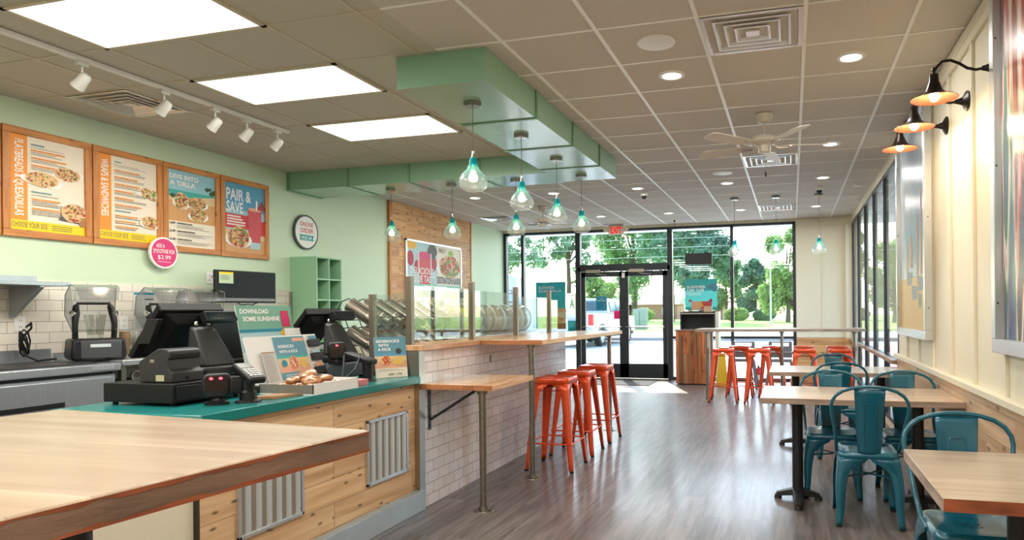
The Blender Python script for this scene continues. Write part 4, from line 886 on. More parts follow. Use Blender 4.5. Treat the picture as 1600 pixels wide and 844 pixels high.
def cardreader(x, y, z, lab, rz=-.6, tilt=.35, s=1.0):
    t = thing('card_reader', lab, 'card reader', (x, y, z), 0, 'black card readers on posts')
    R = Matrix.Translation((x, y, z)) @ Matrix.Rotation(rz, 4, 'Z') @ Matrix.Scale(s, 4)
    m = MB(black); m.xf = R; m.lathe([(0, 0), (.06, 0), (.058, .01), (.04, .014), (.038, .05), (.03, .06), (.03, .12), (0, .12)], n=24); m.build('post', t)
    m = MB(black); m.xf = R @ Matrix.Translation((0, 0, .145)) @ Matrix.Rotation(tilt, 4, 'X'); m.box(-.042, .042, -.10, .09, -.018, .018); o = m.build('keypad_body', t, bevel=.012)
    m = MB(mat('keypad_screen', C(120, 124, 118), .15)); m.xf = R @ Matrix.Translation((0, 0, .145)) @ Matrix.Rotation(tilt, 4, 'X'); m.box(-.03, .03, .02, .075, .018, .019); m.build('display', o, smooth=0)
    m = MB(mat('keypad_keys', C(150, 152, 146), .4)); m.xf = R @ Matrix.Translation((0, 0, .145)) @ Matrix.Rotation(tilt, 4, 'X')
    for i in range(4):
        for j in range(3): m.box(-.03 + .021 * j, -.013 + .021 * j, -.075 + .022 * i, -.06 + .022 * i, .018, .021)
    m.build('key', o, smooth=0); return t
cardreader(-2.60, 2.76, CT, 'card reader on a black post beside the glowing scanner', 1.25, .38)
t = thing('card_reader', 'black card reader stand between the cookie tray and the SIDEKICKS sign', 'card reader', (-2.63, 3.78, CT), 0, 'black card readers on posts')
MB(black).lathe([(0, 0), (.055, 0), (.05, .012), (.032, .02), (.032, .12), (.0, .125)], (-2.63, 3.78, CT), 22).build('post', t)
m = MB(black); m.xf = Matrix.Translation((-2.68, 3.78, CT + .145)) @ Matrix.Rotation(.25, 4, 'Y'); m.box(-.11, .10, -.042, .042, -.018, .018); m.build('keypad_body', t, bevel=.01)
b = MB(mat('blue_black_cable', C(24, 34, 54), .4)).tube([(-2.82, 3.80, 1.05), (-2.76, 3.72, 1.08), (-2.72, 3.66, 1.02), (-2.70, 3.62, .95), (-2.74, 3.58, .925)], .006, 8)
b.tube([(-2.75, 3.84, 1.06), (-2.66, 3.74, 1.07), (-2.64, 3.66, 1.0), (-2.7, 3.62, .93)], .005, 8); b.build('scanner_cable', None, 'looping dark cable hanging from the far register scanner', 'cable')
MB(mat('pink_pad', C(206, 120, 126), .7)).box(-2.60, -2.50, 3.49, 3.60, CT, CT + .035).build('note_pad', None, 'small pink pad on the counter beside the white tray', 'note pad', bevel=.002)

# ---- white board with card slots and poster
t = thing('display_stand', 'white tilted stand holding a poster and gift card slots behind the cookie tray', 'display stand', (-2.93, 3.39, CT))
O = Vector((-2.86, 3.10, CT + .03)); U = Vector((0, 1, 0)); V = Vector((-.30, 0, .95)).normalized(); N = U.cross(V)
hb = lambda mb, u0, u1, v0, v1, n0, n1: mb.hexa([O + U * a + V * c + N * n0 for a, c in ((u0, v0), (u1, v0), (u1, v1), (u0, v1))], [O + U * a + V * c + N * n1 for a, c in ((u0, v0), (u1, v0), (u1, v1), (u0, v1))])
hb(MB(white), 0, .58, -.02, .29, -.012, 0).build('back_board', t, smooth=0)
MB(gp).box(-2.9, -2.78, 3.08, 3.66, CT, CT + .04).build('base_tray', t, bevel=.006)
k = 0
for i in range(3):
    s = hb(MB(gp), .485, .575, .03 + .088 * i, .075 + .088 * i, .001, .03).build('card_slot', t, bevel=.002)
    hb(MB([P['peach'], P['paleblue'], P['blue']][i]), .495, .565, .04 + .088 * i, .10 + .088 * i, .012, .016).build('gift_card', s, smooth=0)
f = Flat(O + U * .20 + V * .015 + N * .004, U, V, .26, .265, P['paleblue'], .003)
f.rect(0, 0, 1, .17, P['blue']); f.rect(0, .17, 1, .52, P['sand']); f.rect(0, .17, 1, .34, P['peach']); f.rect(0, .5, 1, .56, P['sea']); f.rect(0, .56, 1, 1, P['blue']); f.rect(.6, .88, .97, .96, P['peach'])
f.text('SIDEKICKS', .1, .74, .5, .07, P['white'], .02); f.text('WITH A KICK', .1, .62, .6, .07, P['white'], .02)
f.food(.48, .38, .035, .045, None, [P['smoothie'], P['peach'], P['red']], 21, 40); f.food(.78, .36, .035, .035, None, [P['gold'], P['sand'], P['yellow']], 22, 30); f.disc(.17, .38, .022, .022, P['tealb'])
f.lines(.12, .04, .9, .13, 2, P['white']); f.done('poster', t)
f = Flat(O + U * .07 + V * .0 + N * .02, U, V, .10, .19, mat('leaflet_grey', C(196, 190, 184), .35), .003); f.lines(.1, .05, .9, .93, 16, P['grey']); f.rect(0, .97, 1, 1, P['woodd']); f.done('leaflet', t)
# DOWNLOAD SOME SUNSHINE
O2 = Vector((-3.12, 3.32, CT)); t = thing('counter_sign', 'counter sign reading DOWNLOAD SOME SUNSHINE standing behind the white stand', 'sign', O2)
V2 = Vector((-.2, 0, .98)).normalized(); f = Flat(O2 + V2 * .0, (0, 1, 0), V2, .46, .50, P['white'], .004)
f.rect(0, .42, 1, 1, P['paleblue']); f.rect(0, .7, 1, 1, mat('sign_green', C(120, 172, 150), .5)); f.rect(0, .66, .78, .70, P['tealb']); f.text('DOWNLOAD', .06, .895, .5, .06, P['white'], .03); f.text('SOME SUNSHINE', .09, .80, .66, .06, P['white'], .03)
f.rect(.78, .72, .93, .93, P['red']); f.rect(.8, .74, .91, .91, P['pink']); f.poly([(.72, .66), (.80, .70), (.86, .45), (.82, .45)], P['gold'])
f.lines(.1, .56, .62, .62, 1, P['red'], th=.5); f.lines(.1, .52, .62, .56, 1, P['blue'], th=.5); f.rect(.12, .47, .22, .50, P['slate']); f.rect(.24, .47, .34, .50, P['slate']); f.lines(.1, .42, .62, .46, 2, P['grey'])
f.done('sign_panel', t)
f = Flat(O2 + Vector((.012, .36, 0)) + V2 * .20, (0, 1, 0), V2, .14, .15, P['white'], .002); f.lines(.25, .6, .85, .75, 1, P['ink'], th=.3); f.lines(.25, .3, .75, .55, 2, P['grey'], th=.2); f.done('price_card', t)
# SIDEKICKS sign
O3 = Vector((-2.70, 4.00, CT)); t = thing('counter_sign', 'upright counter sign reading SIDEKICKS WITH A KICK at the end of the green counter', 'sign', O3)
uu = Vector((.5, .86, 0)).normalized(); uu = Vector((.30, .95, 0)).normalized(); vv = (Vector((0, 0, 1)) + Vector((-.2, .06, 0))).normalized(); O3 = Vector((-2.67, 3.93, CT + .002)); t.location = O3
uu = Vector((.62, .78, 0)).normalized(); vv = Vector((-.14, .11, .98)); vv = (vv - uu * vv.dot(uu)).normalized()
f = Flat(O3, uu, vv, .215, .275, P['paleblue'], .004); f.rect(0, 0, 1, .23, P['cream']); f.rect(0, .23, 1, .55, P['peach']); f.rect(0, .4, 1, .55, P['sand']); f.rect(0, .53, 1, .6, P['sky']); f.rect(0, .6, 1, 1, P['blue'])
f.text('SIDEKICKS', .06, .86, .74, .07, P['white'], .03); f.text('WITH', .12, .76, .32, .07, P['white'], .03); f.text('A KICK', .1, .66, .42, .07, P['white'], .03)
f.disc(.75, .64, .02, .02, P['charcoal']); f.food(.33, .42, .034, .034, None, [P['red'], P['orange'], P['berry']], 31, 50); f.food(.72, .40, .044, .03, None, [P['gold'], P['yellow'], P['sand']], 32, 50)
f.lines(.1, .15, .95, .21, 2, P['grey']); f.text('4.99', .38, .05, .18, .05, P['ink'], .03); f.text('1.79', .62, .05, .18, .05, P['ink'], .03); f.done('sign_panel', t)
m = MB(paper); m.hexa([O3 + uu * .06 + Vector((0, 0, 0)), O3 + uu * .15, O3 + uu * .15 + vv * .2, O3 + uu * .06 + vv * .2], [O3 + uu * .06 + Vector((-.09, .07, 0)), O3 + uu * .15 + Vector((-.09, .07, 0)), O3 + uu * .15 + vv * .2 + Vector((-.004, .004, 0)), O3 + uu * .06 + vv * .2 + Vector((-.004, .004, 0))]); m.build('easel_back', t, smooth=0)

# ---- tray with cookies
t = thing('white_tray', 'shallow white open box on the counter holding wrapped cookies', 'tray', (-2.60, 3.24, CT))
tr = mat('white_card', C(226, 226, 224), .5)
x0, x1, y0, y1 = -2.80, -2.455, 3.05, 3.44
b = MB(tr).box(x0, x1, y0, y1, CT, CT + .006)
b.box(x1 - .004, x1, y0, y1, CT + .006, CT + .06); b.box(x0, x0 + .004, y0, y1, CT + .006, CT + .05); b.box(x0, x1, y1 - .004, y1, CT + .006, CT + .06); b.build('box_walls', t, smooth=0)
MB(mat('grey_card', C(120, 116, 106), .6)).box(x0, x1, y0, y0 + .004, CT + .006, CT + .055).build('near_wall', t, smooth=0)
ckm = mat('wrapped_cookie', C(176, 124, 78), .28, noise=.4, nscale=40, bump=1.0, bscale=60, coat=.8)
rnd = random.Random(5); cookie0 = None
for i, (dx, dy, z) in enumerate([(.06, .06, 0), (.16, .06, 0), (.26, .07, 0), (.06, .16, 0), (.16, .17, 0), (.26, .17, 0), (.07, .27, 0), (.17, .28, 0), (.10, .11, .035), (.20, .12, .035), (.11, .21, .04), (.21, .22, .035), (.15, .16, .065), (.27, .28, .0)]):
    if cookie0 is None:
        m = MB(ckm); m.ell((0, 0, .022), (.052, .047, .022), n=20, k=12)
        for j in range(len(m.v)):
            p = m.v[j]; m.v[j] = p + Vector((math.sin(p.y * 130) * .003, math.sin(p.x * 150) * .003, math.sin(p.x * 110 + p.y * 90) * .004))
        c = cookie0 = m.build('wrapped_cookie', None, 'golden brown wrapped cookie in the heap in the white tray', 'cookie', 'wrapped cookies in the white tray', w=False); 
    else: c = cookie0.copy(); COL.objects.link(c)
    c.location = (x0 + .02 + dx, y0 + .02 + dy, CT + .008 + z); c.rotation_euler = (rnd.uniform(-.25, .25), rnd.uniform(-.25, .25), rnd.uniform(0, 6))
t = thing('cardboard_sheet', 'flat brown cardboard piece at the front edge of the green counter', 'cardboard', (-2.62, 3.0, CT))
MB(mat('brown_cardboard', C(150, 116, 82), .8)).prism([(0, 0), (.13, .04), (.17, .27), (.02, .22)], (-2.68, 2.83, CT + .001), (1, 0, 0), (0, 1, 0), (0, 0, .006)).build('sheet', t, smooth=0)
MB(mat('brown_cardboard')).prism([(.01, .02), (.12, .06), (.15, .2), (.02, .17)], (-2.68, 2.83, CT + .0075), (1, 0, 0), (0, 1, 0), (0, 0, .005)).build('upper_sheet', t, smooth=0)
# sloped steel prep hood between the registers
t = thing('steel_prep_lid', 'tilted grey steel lid behind the first register', 'lid', (-3.75, 3.75, .9))
m = MB(steel); m.hexa([(-3.95, 3.4, 1.05), (-3.95, 4.15, 1.05), (-3.55, 4.15, 1.33), (-3.55, 3.4, 1.33)], [(-3.94, 3.4, 1.03), (-3.94, 4.15, 1.03), (-3.54, 4.15, 1.31), (-3.54, 3.4, 1.31)]); m.build('lid_panel', t, smooth=0)
MB(black2).box(-4.0, -3.6, 3.38, 4.17, .0, 1.02).build('cabinet', t, smooth=0)

# ================================================================== TILED BAR WALL
t = thing('tiled_bar_wall', 'white subway tiled low wall between the counter and the customer side', 'wall', (-2.53, 5.7, 0))
MB(tile_c).box(-2.60, -2.465, 4.19, 7.23, 0, 1.088).build('tiled_face', t, smooth=0)
MB(steel2).box(-2.61, -2.463, 4.12, 4.192, 0, 1.088).build('corner_trim', t, smooth=0)
MB(butcher).box(-2.72, -2.42, 4.12, 7.3, 1.09, 1.128).build('ledge_top', t, bevel=.003)
MB(cream).box(-2.72, -2.6, 4.2, 7.23, 0, 1.088).build('staff_side', t, smooth=0)
def bartop(name, lab, x0, x1, y0, y1, z0, z1):
    t = thing(name, lab, 'counter', ((x0 + x1) / 2, (y0 + y1) / 2, 0))
    b = MB(butcher); b.box(x0, x1, y0, y1, z0, z1); b.build('top', t, bevel=.003)
    MB(butcher_f).box(x0 + .001, x1 - .001, y0 - .0015, y0 + .003, z0 + .002, z1 - .003).build('front_edge', t, smooth=0)
    MB(butcher_e).box(x1 - .003, x1 + .0015, y0 + .001, y1 - .001, z0 + .002, z1 - .003).build('side_edge', t, smooth=0)
    return t
def post(x, y, z, name='pipe_leg', parent=None, r=.024):
    m = MB(pipe).cyl((x, y, .006), (x, y, z - .012), r, n=18); m.lathe([(.0, .0), (.072, 0), (.07, .006), (.036, .012), (.034, .03), (.0, .03)], (x, y, 0), 24); m.lathe([(.034, -.03), (.036, -.01), (.06, -.006), (.06, 0), (0, 0)], (x, y, z), 24)
    return m.build(name, parent)
t = bartop('low_bar_shelf', 'low wooden bar shelf on one galvanised pipe leg beside the green counter', -2.462, -1.93, 4.14, 4.88, .823, .862); post(-2.04, 4.22, .823, parent=t)
m = MB(mull); m.tube([(-2.455, 4.25, .60), (-2.10, 4.25, .815)], .010, 8); m.box(-2.463, -2.457, 4.235, 4.265, .53, .822); m.box(-2.457, -2.06, 4.235, 4.265, .817, .822)
for z in (.56, .62, .68, .79): m.lathe([(0, .006), (.007, .004), (.008, 0)], (-2.457, 4.25, z), 8, ax=(1, 0, 0))
m.build('bracket', t)
t = bartop('high_bar_top', 'high wooden bar top on two pipe legs above the orange stools', -2.42, -1.89, 4.98, 7.56, 1.09, 1.128); post(-2.045, 5.14, 1.09, parent=t); post(-2.01, 7.43, 1.09, parent=t)
MB(mat('electric_cover', C(60, 58, 56), .5)).box(-2.464, -2.460, 5.25, 5.26, .93, .99).build('conduit_slot', None, 'thin dark slot in the white tiles behind the high bar leg', 'slot')

# glass posts and panels
yp = [4.155, 5.09, 6.015, 6.93]; tops = [1.605, 1.60, 1.59, 1.585]
g0 = thing('sneeze_guard', 'glass sneeze guard with square steel posts along the bar ledge', 'glass guard', (-2.55, 5.5, 1.128))
taupe = mat('taupe_post_metal', C(126, 116, 102), .38, .6)
for y, z in zip(yp, tops): MB(taupe).box(-2.572, -2.528, y - .022, y + .022, 1.1285, z).build('post', g0, bevel=.003)
for a, c, z in ((0, 1, 1.54), (1, 2, 1.53), (2, 3, 1.50)): MB(sneeze).box(-2.553, -2.547, yp[a] + .03, yp[c] - .03, 1.15, z).build('glass_pane', g0, smooth=0)
MB(sneeze).box(-2.553, -2.547, yp[3] + .03, 7.2, 1.15, 1.48).build('glass_pane', g0, smooth=0)
g1 = thing('end_glass_guard', 'short glass end panel with a steel post beside the cup rack', 'glass guard', (-2.75, 4.15, .915))
MB(taupe).box(-2.865, -2.825, 4.135, 4.175, .916, 1.485).build('post', g1, bevel=.003); MB(sneeze).box(-2.82, -2.58, 4.152, 4.158, 1.14, 1.48).build('glass_pane', g1, smooth=0)

# line table behind the wall, drums, racks
t = thing('serving_line', 'stainless steel serving line behind the tiled bar wall', 'counter', (-3.1, 5.9, 0))
MB(steel).box(-3.5, -2.74, 4.25, 7.45, .1, .90).build('cabinet', t, smooth=0); MB(steel).box(-3.55, -2.73, 4.22, 7.48, .90, .93).build('worktop', t, bevel=.004)
MB(steel).box(-3.25, -2.80, 5.30, 7.42, .93, 1.13).build('raised_rail', t, bevel=.004)
m = MB(steel2)
for y in (5.8, 6.4, 7.0): m.box(-2.802, -2.795, y - .05, y + .05, 1.03, 1.11)
m.build('rail_tag', t, smooth=0)
def drum(m):
    t = thing('topping_drum', 'x', 'container', (0, 0, 0), 0, 'round clear topping containers')
    MB(clearp).lathe([(0, -.085), (.13, -.085), (.15, -.07), (.155, .07), (.14, .09)], (0, 0, .155), 36, ax=(.25, 1, .12)).build('clear_drum', t, w=False)
    MB(clearp).lathe([(.14, .088), (.148, .10), (.12, .11), (0, .112)], (0, 0, .155), 36, ax=(.25, 1, .12)).build('lid', t, w=False)
    MB(mat('pale_plastic_rim', C(226, 226, 220), .3, alpha=.75)).lathe([(.158, .07), (.16, .088), (.148, .092), (.146, .075), (.158, .07)], (0, 0, .155), 36, ax=(.25, 1, .12)).build('rim', t, w=False)
    MB(m).lathe([(0, -.08), (.12, -.08), (.135, -.06), (.135, .04), (0, .05)], (0, 0, .148), 26, ax=(.25, 1, .12)).build('filling', t, w=False)
    return t
fills = [('brown', 'greenish brown'), ('yellow', 'bright yellow'), ('lime', 'pale green'), ('sand', 'sandy'), ('woodd', 'tan'), ('brown', 'dark brown'), ('cream', 'cream'), ('slate', 'grey')]
fm_ = [mat('filling_' + k, C(*c), .8, noise=.4, nscale=60) for k, c in (('a', (150, 136, 90)), ('b', (226, 206, 70)), ('c', (196, 206, 150)), ('d', (206, 190, 160)), ('e', (196, 166, 120)), ('f', (120, 100, 86)), ('g', (214, 206, 190)), ('h', (170, 160, 146)))]
ords = ['first', 'second', 'third', 'fourth', 'fifth', 'sixth', 'seventh', 'eighth']
for i in range(8):
    t = drum(fm_[i]); t.location = (-3.02, 5.50 + .235 * i, 1.131); t['label'] = 'round clear container of %s topping, %s from the left behind the glass' % (fills[i][1], ords[i])
    s = .94; t.scale = (s, s, s)
b = MB(blackm).box(-3.3, -3.26, 5.5, 6.4, 1.50, 1.56); b.box(-3.29, -3.27, 5.9, 5.95, .93, 1.5); b.build('order_rail', None, 'dark horizontal order rail behind the clear containers', 'rail')

# wire racks with steel cups
t = thing('wire_cup_rack', 'wire rack holding rows of tilted steel cups behind the far register', 'rack', (-3.0, 4.9, .93))
m = MB(mat('dark_wire', C(70, 62, 56), .3, .8))
cx_, rows = -3.02, ((1.33, 0), (1.12, .0))
CY_ = [4.33 + .17 * i for i in range(6)]
for y in [4.245 + .17 * i for i in range(7)]:
    m.tube([(-3.22, y, 1.20), (-3.26, y, 1.30), (-3.16, y, 1.44), (-3.10, y, 1.46), (-2.86, y, 1.32), (-2.84, y, 1.26), (-2.9, y, 1.21)], .004, 6)
    m.tube([(-3.20, y, .99), (-3.26, y, 1.10), (-3.16, y, 1.24), (-3.10, y, 1.25), (-2.86, y, 1.11), (-2.84, y, 1.05), (-2.9, y, .99)], .004, 6)
    m.tube([(-3.22, y, 1.20), (-3.08, y, 1.13), (-3.26, y, 1.10)], .004, 6)
for x, z in ((-3.26, 1.30), (-2.86, 1.32), (-3.26, 1.10), (-2.86, 1.11), (-3.20, .985), (-2.9, .985)): m.tube([(x, 4.24, z), (x, 5.265, z)], .004, 6)
for y in (4.245, 5.265):
    for x in (-3.2, -2.9): m.tube([(x, y, .93), (x, y, 1.22)], .005, 6)
m.build('wire_frame', t)
sc_ = mat('steel_cup_metal', C(186, 178, 164), .28, .9)
cup0 = None
for j, z in enumerate((1.345, 1.145)):
    for i, y in enumerate(CY_):
        if cup0 is None:
            cup0 = thing('steel_cup', 'x', 'cup', (0, 0, 0), 0, 'tilted steel cups in the wire rack')
            MB(sc_).lathe([(0, -.125), (.044, -.125), (.05, -.115), (.056, .12), (.06, .128), (.056, .13), (.05, .118)], n=26).build('cup_wall', cup0, w=False)
            MB(sc_).lathe([(.0515, -.06), (.0535, -.055), (.0525, -.05)], n=26).build('band', cup0, w=False); c = cup0; c.location = (cx_ - .02, y, z)
        else: c = dup(cup0, (cx_ - .02, y, z))
        c.rotation_euler = (0, math.radians(-58), .05)
        c['label'] = 'tilted steel cup in the %s row of the wire rack, %s from the left' % (('upper', 'lower')[j], ords[i])

# ================================================================== SEATING
def l_leg(mb, sx, sy, levels):
    """sheet-metal corner leg: levels = [(z, corner x, corner y, width along x, width along y)]"""
    A, B_, Cn = [], [], []
    for z, cx, cy, wx, wy in levels:
        A.append((sx * (cx - wx), sy * cy, z)); Cn.append((sx * (cx), sy * (cy - .006), z)); B_.append((sx * (cx - .0), sy * (cy - wy), z))
        
    M1 = [(sx * (cx - .006), sy * cy, z) for z, cx, cy, wx, wy in levels]
    mb.strip(A, M1); mb.strip(M1, Cn); mb.strip(Cn, B_)
def smoothstep(a, b, x): x = max(0, min(1, (x - a) / (b - a))); return x * x * (3 - 2 * x)
def stool():
    t = thing('bar_stool', 'x', 'stool', (0, 0, 0), 0, 'orange-red metal bar stools')
    H = .785; h = .155
    def rr(s, r, z, n=6):
        out = []
        for k, (cx, cy) in enumerate(((1, 1), (-1, 1), (-1, -1), (1, -1))):
            for i in range(n + 1): a = PI / 2 * (k + i / n); out.append((cx * (s - r) + r * math.cos(a), cy * (s - r) + r * math.sin(a), z))
        return out
    loops = [rr(h - .025, .03, H - .006), rr(h - .014, .035, H - .002), rr(h - .006, .035, H), rr(h - .0, .04, H - .008), rr(h + .001, .04, H - .05)]
    m = MB(orange); n = len(loops[0])
    for i in range(len(loops) - 1): m.add(loops[i] + loops[i + 1], [(k, (k + 1) % n, n + (k + 1) % n, n + k) for k in range(n)])
    hole = [(.018 * math.cos(2 * PI * k / n + PI / 4 * 0), .018 * math.sin(2 * PI * k / n), H - .010) for k in range(n)]
    m.add(loops[0] + hole, [(k, (k + 1) % n, n + (k + 1) % n, n + k) for k in range(n)])
    m.build('seat', t, w=False, solid=.002, smooth=40)
    for sx in (-1, 1):
        for sy in (-1, 1):
            lv = []
            for i in range(13):
                k = i / 12; z = H - .045 - (H - .047 - .012) * k; c = h - .003 + (.215 - h) * k; w = .068 - .036 * k + .08 * (1 - smoothstep(0, .09, k))
                w = min(w, c - .002); lv.append((z, c, c, w, w))
            m = MB(orange); l_leg(m, sx, sy, lv); o = m.build('leg', t, w=False, solid=.003, smooth=50)
            MB(rubber).box(sx * .215 - .014 * (1 + sx) , sx * .215 + .014 * (1 - sx), sy * .215 - .014 * (1 + sy), sy * .215 + .014 * (1 - sy), 0, .016).build('rubber_foot', o, w=False)
    m = MB(orange); c = .199
    for a, b_ in (((-c, -c), (c, -c)), ((c, -c), (c, c)), ((c, c), (-c, c)), ((-c, c), (-c, -c))): m.tube([(a[0] * .985, a[1] * .985, .235), (b_[0] * .985, b_[1] * .985, .235)], .007, 8)
    m.build('footrest', t, w=False)
    m = MB(mat('dark_orange_rod', C(150, 40, 20), .4)); c = .152
    for a, b_ in (((-c, -c), (c, -c)), ((c, c), (-c, c))): m.tube([(a[0], a[1], .68), (b_[0], b_[1], .68)], .005, 6)
    m.build('cross_rod', t, w=False)
    return t
s0 = stool(); s0.location = (-1.985, 5.56, 0); s0['label'] = 'orange-red metal stool nearest the viewer at the tiled bar'
dup(s0, (-2.0, 6.19, 0), .03, 'orange-red metal stool, middle of the three at the tiled bar')
dup(s0, (-2.0, 6.86, 0), -.02, 'orange-red metal stool, farthest of the three at the tiled bar')
for i, (x, y, a, lab) in enumerate([(-.985, 10.13, .02, 'orange-red stool at the near side of the far high table, leftmost'), (-.465, 10.13, -.03, 'orange-red stool near side of the far high table, second from left'),
     (.17, 10.16, 0, 'orange-red stool near side of the far high table, third from left'), (.655, 10.18, .02, 'orange-red stool at the near side of the far high table, rightmost'),
     (-.80, 10.85, 0, 'orange-red stool on the window side of the far high table, leftmost'), (-.30, 10.85, 0, 'orange-red stool window side of the far high table, second from left'),
     (.17, 10.87, .0, 'orange-red stool window side of the far high table, third from left'), (.66, 10.87, 0, 'orange-red stool on the window side of the far high table, rightmost')]):
    dup(s0, (x, y, 0), a, lab)

def chair():
    t = thing('metal_chair', 'x', 'chair', (0, 0, 0), 0, 'teal metal dining chairs')
    H = .455; h = .178
    def rr(s, r, z, n=6, ty=0):
        out = []
        for k, (cx, cy) in enumerate(((1, 1), (-1, 1), (-1, -1), (1, -1))):
            for i in range(n + 1): a = PI / 2 * (k + i / n); out.append((cx * (s - r) + r * math.cos(a), cy * (s - r) + r * math.sin(a), z))
        return out
    m = MB(teal); loops = [rr(.10, .05, H - .012), rr(h - .035, .05, H - .010), rr(h - .022, .055, H - .001), rr(h - .01, .055, H), rr(h, .055, H - .012), rr(h + .003, .05, H - .035)]
    n = len(loops[0])
    for i in range(len(loops) - 1): m.add(loops[i] + loops[i + 1], [(k, (k + 1) % n, n + (k + 1) % n, n + k) for k in range(n)])
    m.add(loops[0], [tuple(range(n))]); m.build('seat', t, w=False, solid=.002, smooth=40)
    for k in range(5): a = 2 * PI * k / 5; MB(black2).ell((.035 * math.cos(a), .035 * math.sin(a), H - .010), (.005, .005, .0012), n=8, k=4).build('drain_hole', t, w=False)
    for sx in (-1, 1):
        for sy in (-1, 1):
            lv = []
            for i in range(17):
                k = i / 16; z = H - .03 - (H - .03 - .012) * k; flare = .028 * math.sin(min(1, k * 1.3) * PI) * .35
                c = h - .002 + .022 * k + flare; cy = h - .002 + (.03 if sy > 0 else .05) * k + flare
                w = .078 - .044 * k + .105 * (1 - smoothstep(.0, .30, k)) ** 2.2; lv.append((z, c, cy, min(w, c - .001), min(w, cy - .001)))
            m = MB(teal); l_leg(m, sx, sy, lv); o = m.build('leg', t, w=False, solid=.003, smooth=60)
            c = h - .002 + .022; cy = h - .002 + (.03 if sy > 0 else .05)
            MB(rubber).box(min(sx * c, sx * (c - .032)), max(sx * c, sx * (c - .032)), min(sy * cy, sy * (cy - .032)), max(sy * cy, sy * (cy - .032)), 0, .016).build('rubber_foot', o, w=False)
    # hoop
    pts = []
    for s in (-1, 1):
        side = [(s * .180, .02, H - .03), (s * .186, -.06, H - .005), (s * .192, -.13, H + .06), (s * .203, -.185, H + .16), (s * .220, -.215, H + .25), (s * .224, -.225, H + .29)]
        arc = [(s * .218, -.231, H + .325), (s * .195, -.238, H + .362), (s * .155, -.244, H + .39), (s * .10, -.248, H + .408), (s * .05, -.25, H + .416)]
        if s < 0: pts += side + arc
        else: pts += [(0, -.251, H + .418)] + list(reversed(arc)) + list(reversed(side))
    MB(teal).tube(pts, .0105, 10).build('back_hoop', t, w=False, smooth=60)
    # splat
    m = MB(teal); L, R_, n = [], [], 14
    def sp(k, u):   # k 0 bottom .. 1 top ; u -1..1
        z = H - .015 + (.42) * k; y = -.170 - .035 * math.sin(k * PI / 2) - .042 * k + .012 * (1 - u * u) * math.sin(k * PI) * .0
        w = .066 + .024 * k; return Vector((u * w, y - .006 * (1 - abs(u)) , z - (.004 * u * u if k > .98 else 0)))
    cols = [-1, -.94, -.55, -.5, 0, .5, .55, .94, 1]
    grid = [[sp(i / n, u) + Vector((0, (.006 if abs(u) > .93 and abs(u) < .99 else 0), 0)) for u in cols] for i in range(n + 1)]
    for i in range(n):
        m.strip(grid[i], grid[i + 1])
    m.build('splat', t, w=False, solid=.003, smooth=60)
    m = MB(teal)
    for off in (-.007, .0035):
        q = [sp(a, u) + Vector((0, off, 0)) for a, u in ((.12, -.42), (.72, -.42), (.77, -.34), (.77, .34), (.72, .42), (.12, .42))]
        m.tube(q, .0028, 6)
    m.build('embossed_line', t, w=False)
    m = MB(teal)
    m.tube([(-.165, -.165, .30), (.0, 0, .285), (.165, .165, .30)], .006, 6); m.tube([(.165, -.165, .30), (.0, 0, .292), (-.165, .165, .30)], .006, 6); m.build('cross_brace', t, w=False)
    return t
c0 = chair(); c0.location = (.452, 4.63, 0); c0['label'] = 'teal metal chair standing free before the second table, its back to the viewer'
dup(c0, (.715, 3.10, 0), PI + .03, 'teal metal chair at lower right facing the viewer, its seat under the nearest table')
dup(c0, (.275, 5.24, 0), PI - .03, 'left teal metal chair of the two behind the second table, facing the viewer')
dup(c0, (.80, 5.26, 0), PI + .02, 'right teal metal chair of the two behind the second table, beside the wall')
dup(c0, (.41, 6.60, 0), .02, 'teal metal chair at the near side of the third table, back turned')
dup(c0, (.42, 7.33, 0), PI, 'smallest teal metal chair, at the far side of the third table')

def table(x0, x1, y0, y1, z, posts, lab, th=.04, top=None, ed=edge):
    t = thing('dining_table', lab, 'table', ((x0 + x1) / 2, (y0 + y1) / 2, 0), 0, 'pale wood tables on black pedestals')
    MB(top or gw).box(x0, x1, y0, y1, z - th, z).build('tabletop', t, bevel=.003)
    m = MB(ed)
    m.box(x0 + .002, x1 - .002, y0 - .0012, y0 + .002, z - th + .002, z - .003); m.box(x0 - .0012, x0 + .002, y0 + .002, y1 - .002, z - th + .002, z - .003, edge); m.build('edge_band', t, smooth=0)
    for px, py in posts:
        m = MB(blackm).cyl((px, py, .05), (px, py, z - th - .006), .038, n=20); m.box(px - .11, px + .11, py - .11, py + .11, z - th - .008, z - th - .001); m.build('pedestal', t)
        b = MB(blackm)
        for dx, dy in ((0, 1), (0, -1), (.36, 0), (-.36, 0)):
            R = .28 if dy else .16
            e = Vector((px + (dx and math.copysign(.15, dx)), py + dy * .29, .0)); s_ = Vector((px, py, 0)); d = (e - s_).normalized(); n = Vector((-d.y, d.x, 0))
            b.hexa([s_ + n * .045 + Vector((0, 0, .035)), s_ - n * .045 + Vector((0, 0, .035)), s_ - n * .04 + Vector((0, 0, .085)), s_ + n * .04 + Vector((0, 0, .085))],
                   [e + n * .022 + Vector((0, 0, .018)), e - n * .022 + Vector((0, 0, .018)), e - n * .02 + Vector((0, 0, .045)), e + n * .02 + Vector((0, 0, .045))])
            b.cyl(e - d * .012, e - d * .012 + Vector((0, 0, .03)), .028, .022, 14)
        b.build('base_feet', t, bevel=.004)
    return t
table(-.212, 1.04, 4.64, 5.38, .76, [(.03, 5.0), (.82, 5.0)], 'second wooden table from the viewer, whitewashed top with the free chair in front')
table(-.215, 1.04, 6.60, 7.36, .76, [(.03, 6.98), (.82, 6.98)], 'third wooden table along the wall, farthest of the low tables')
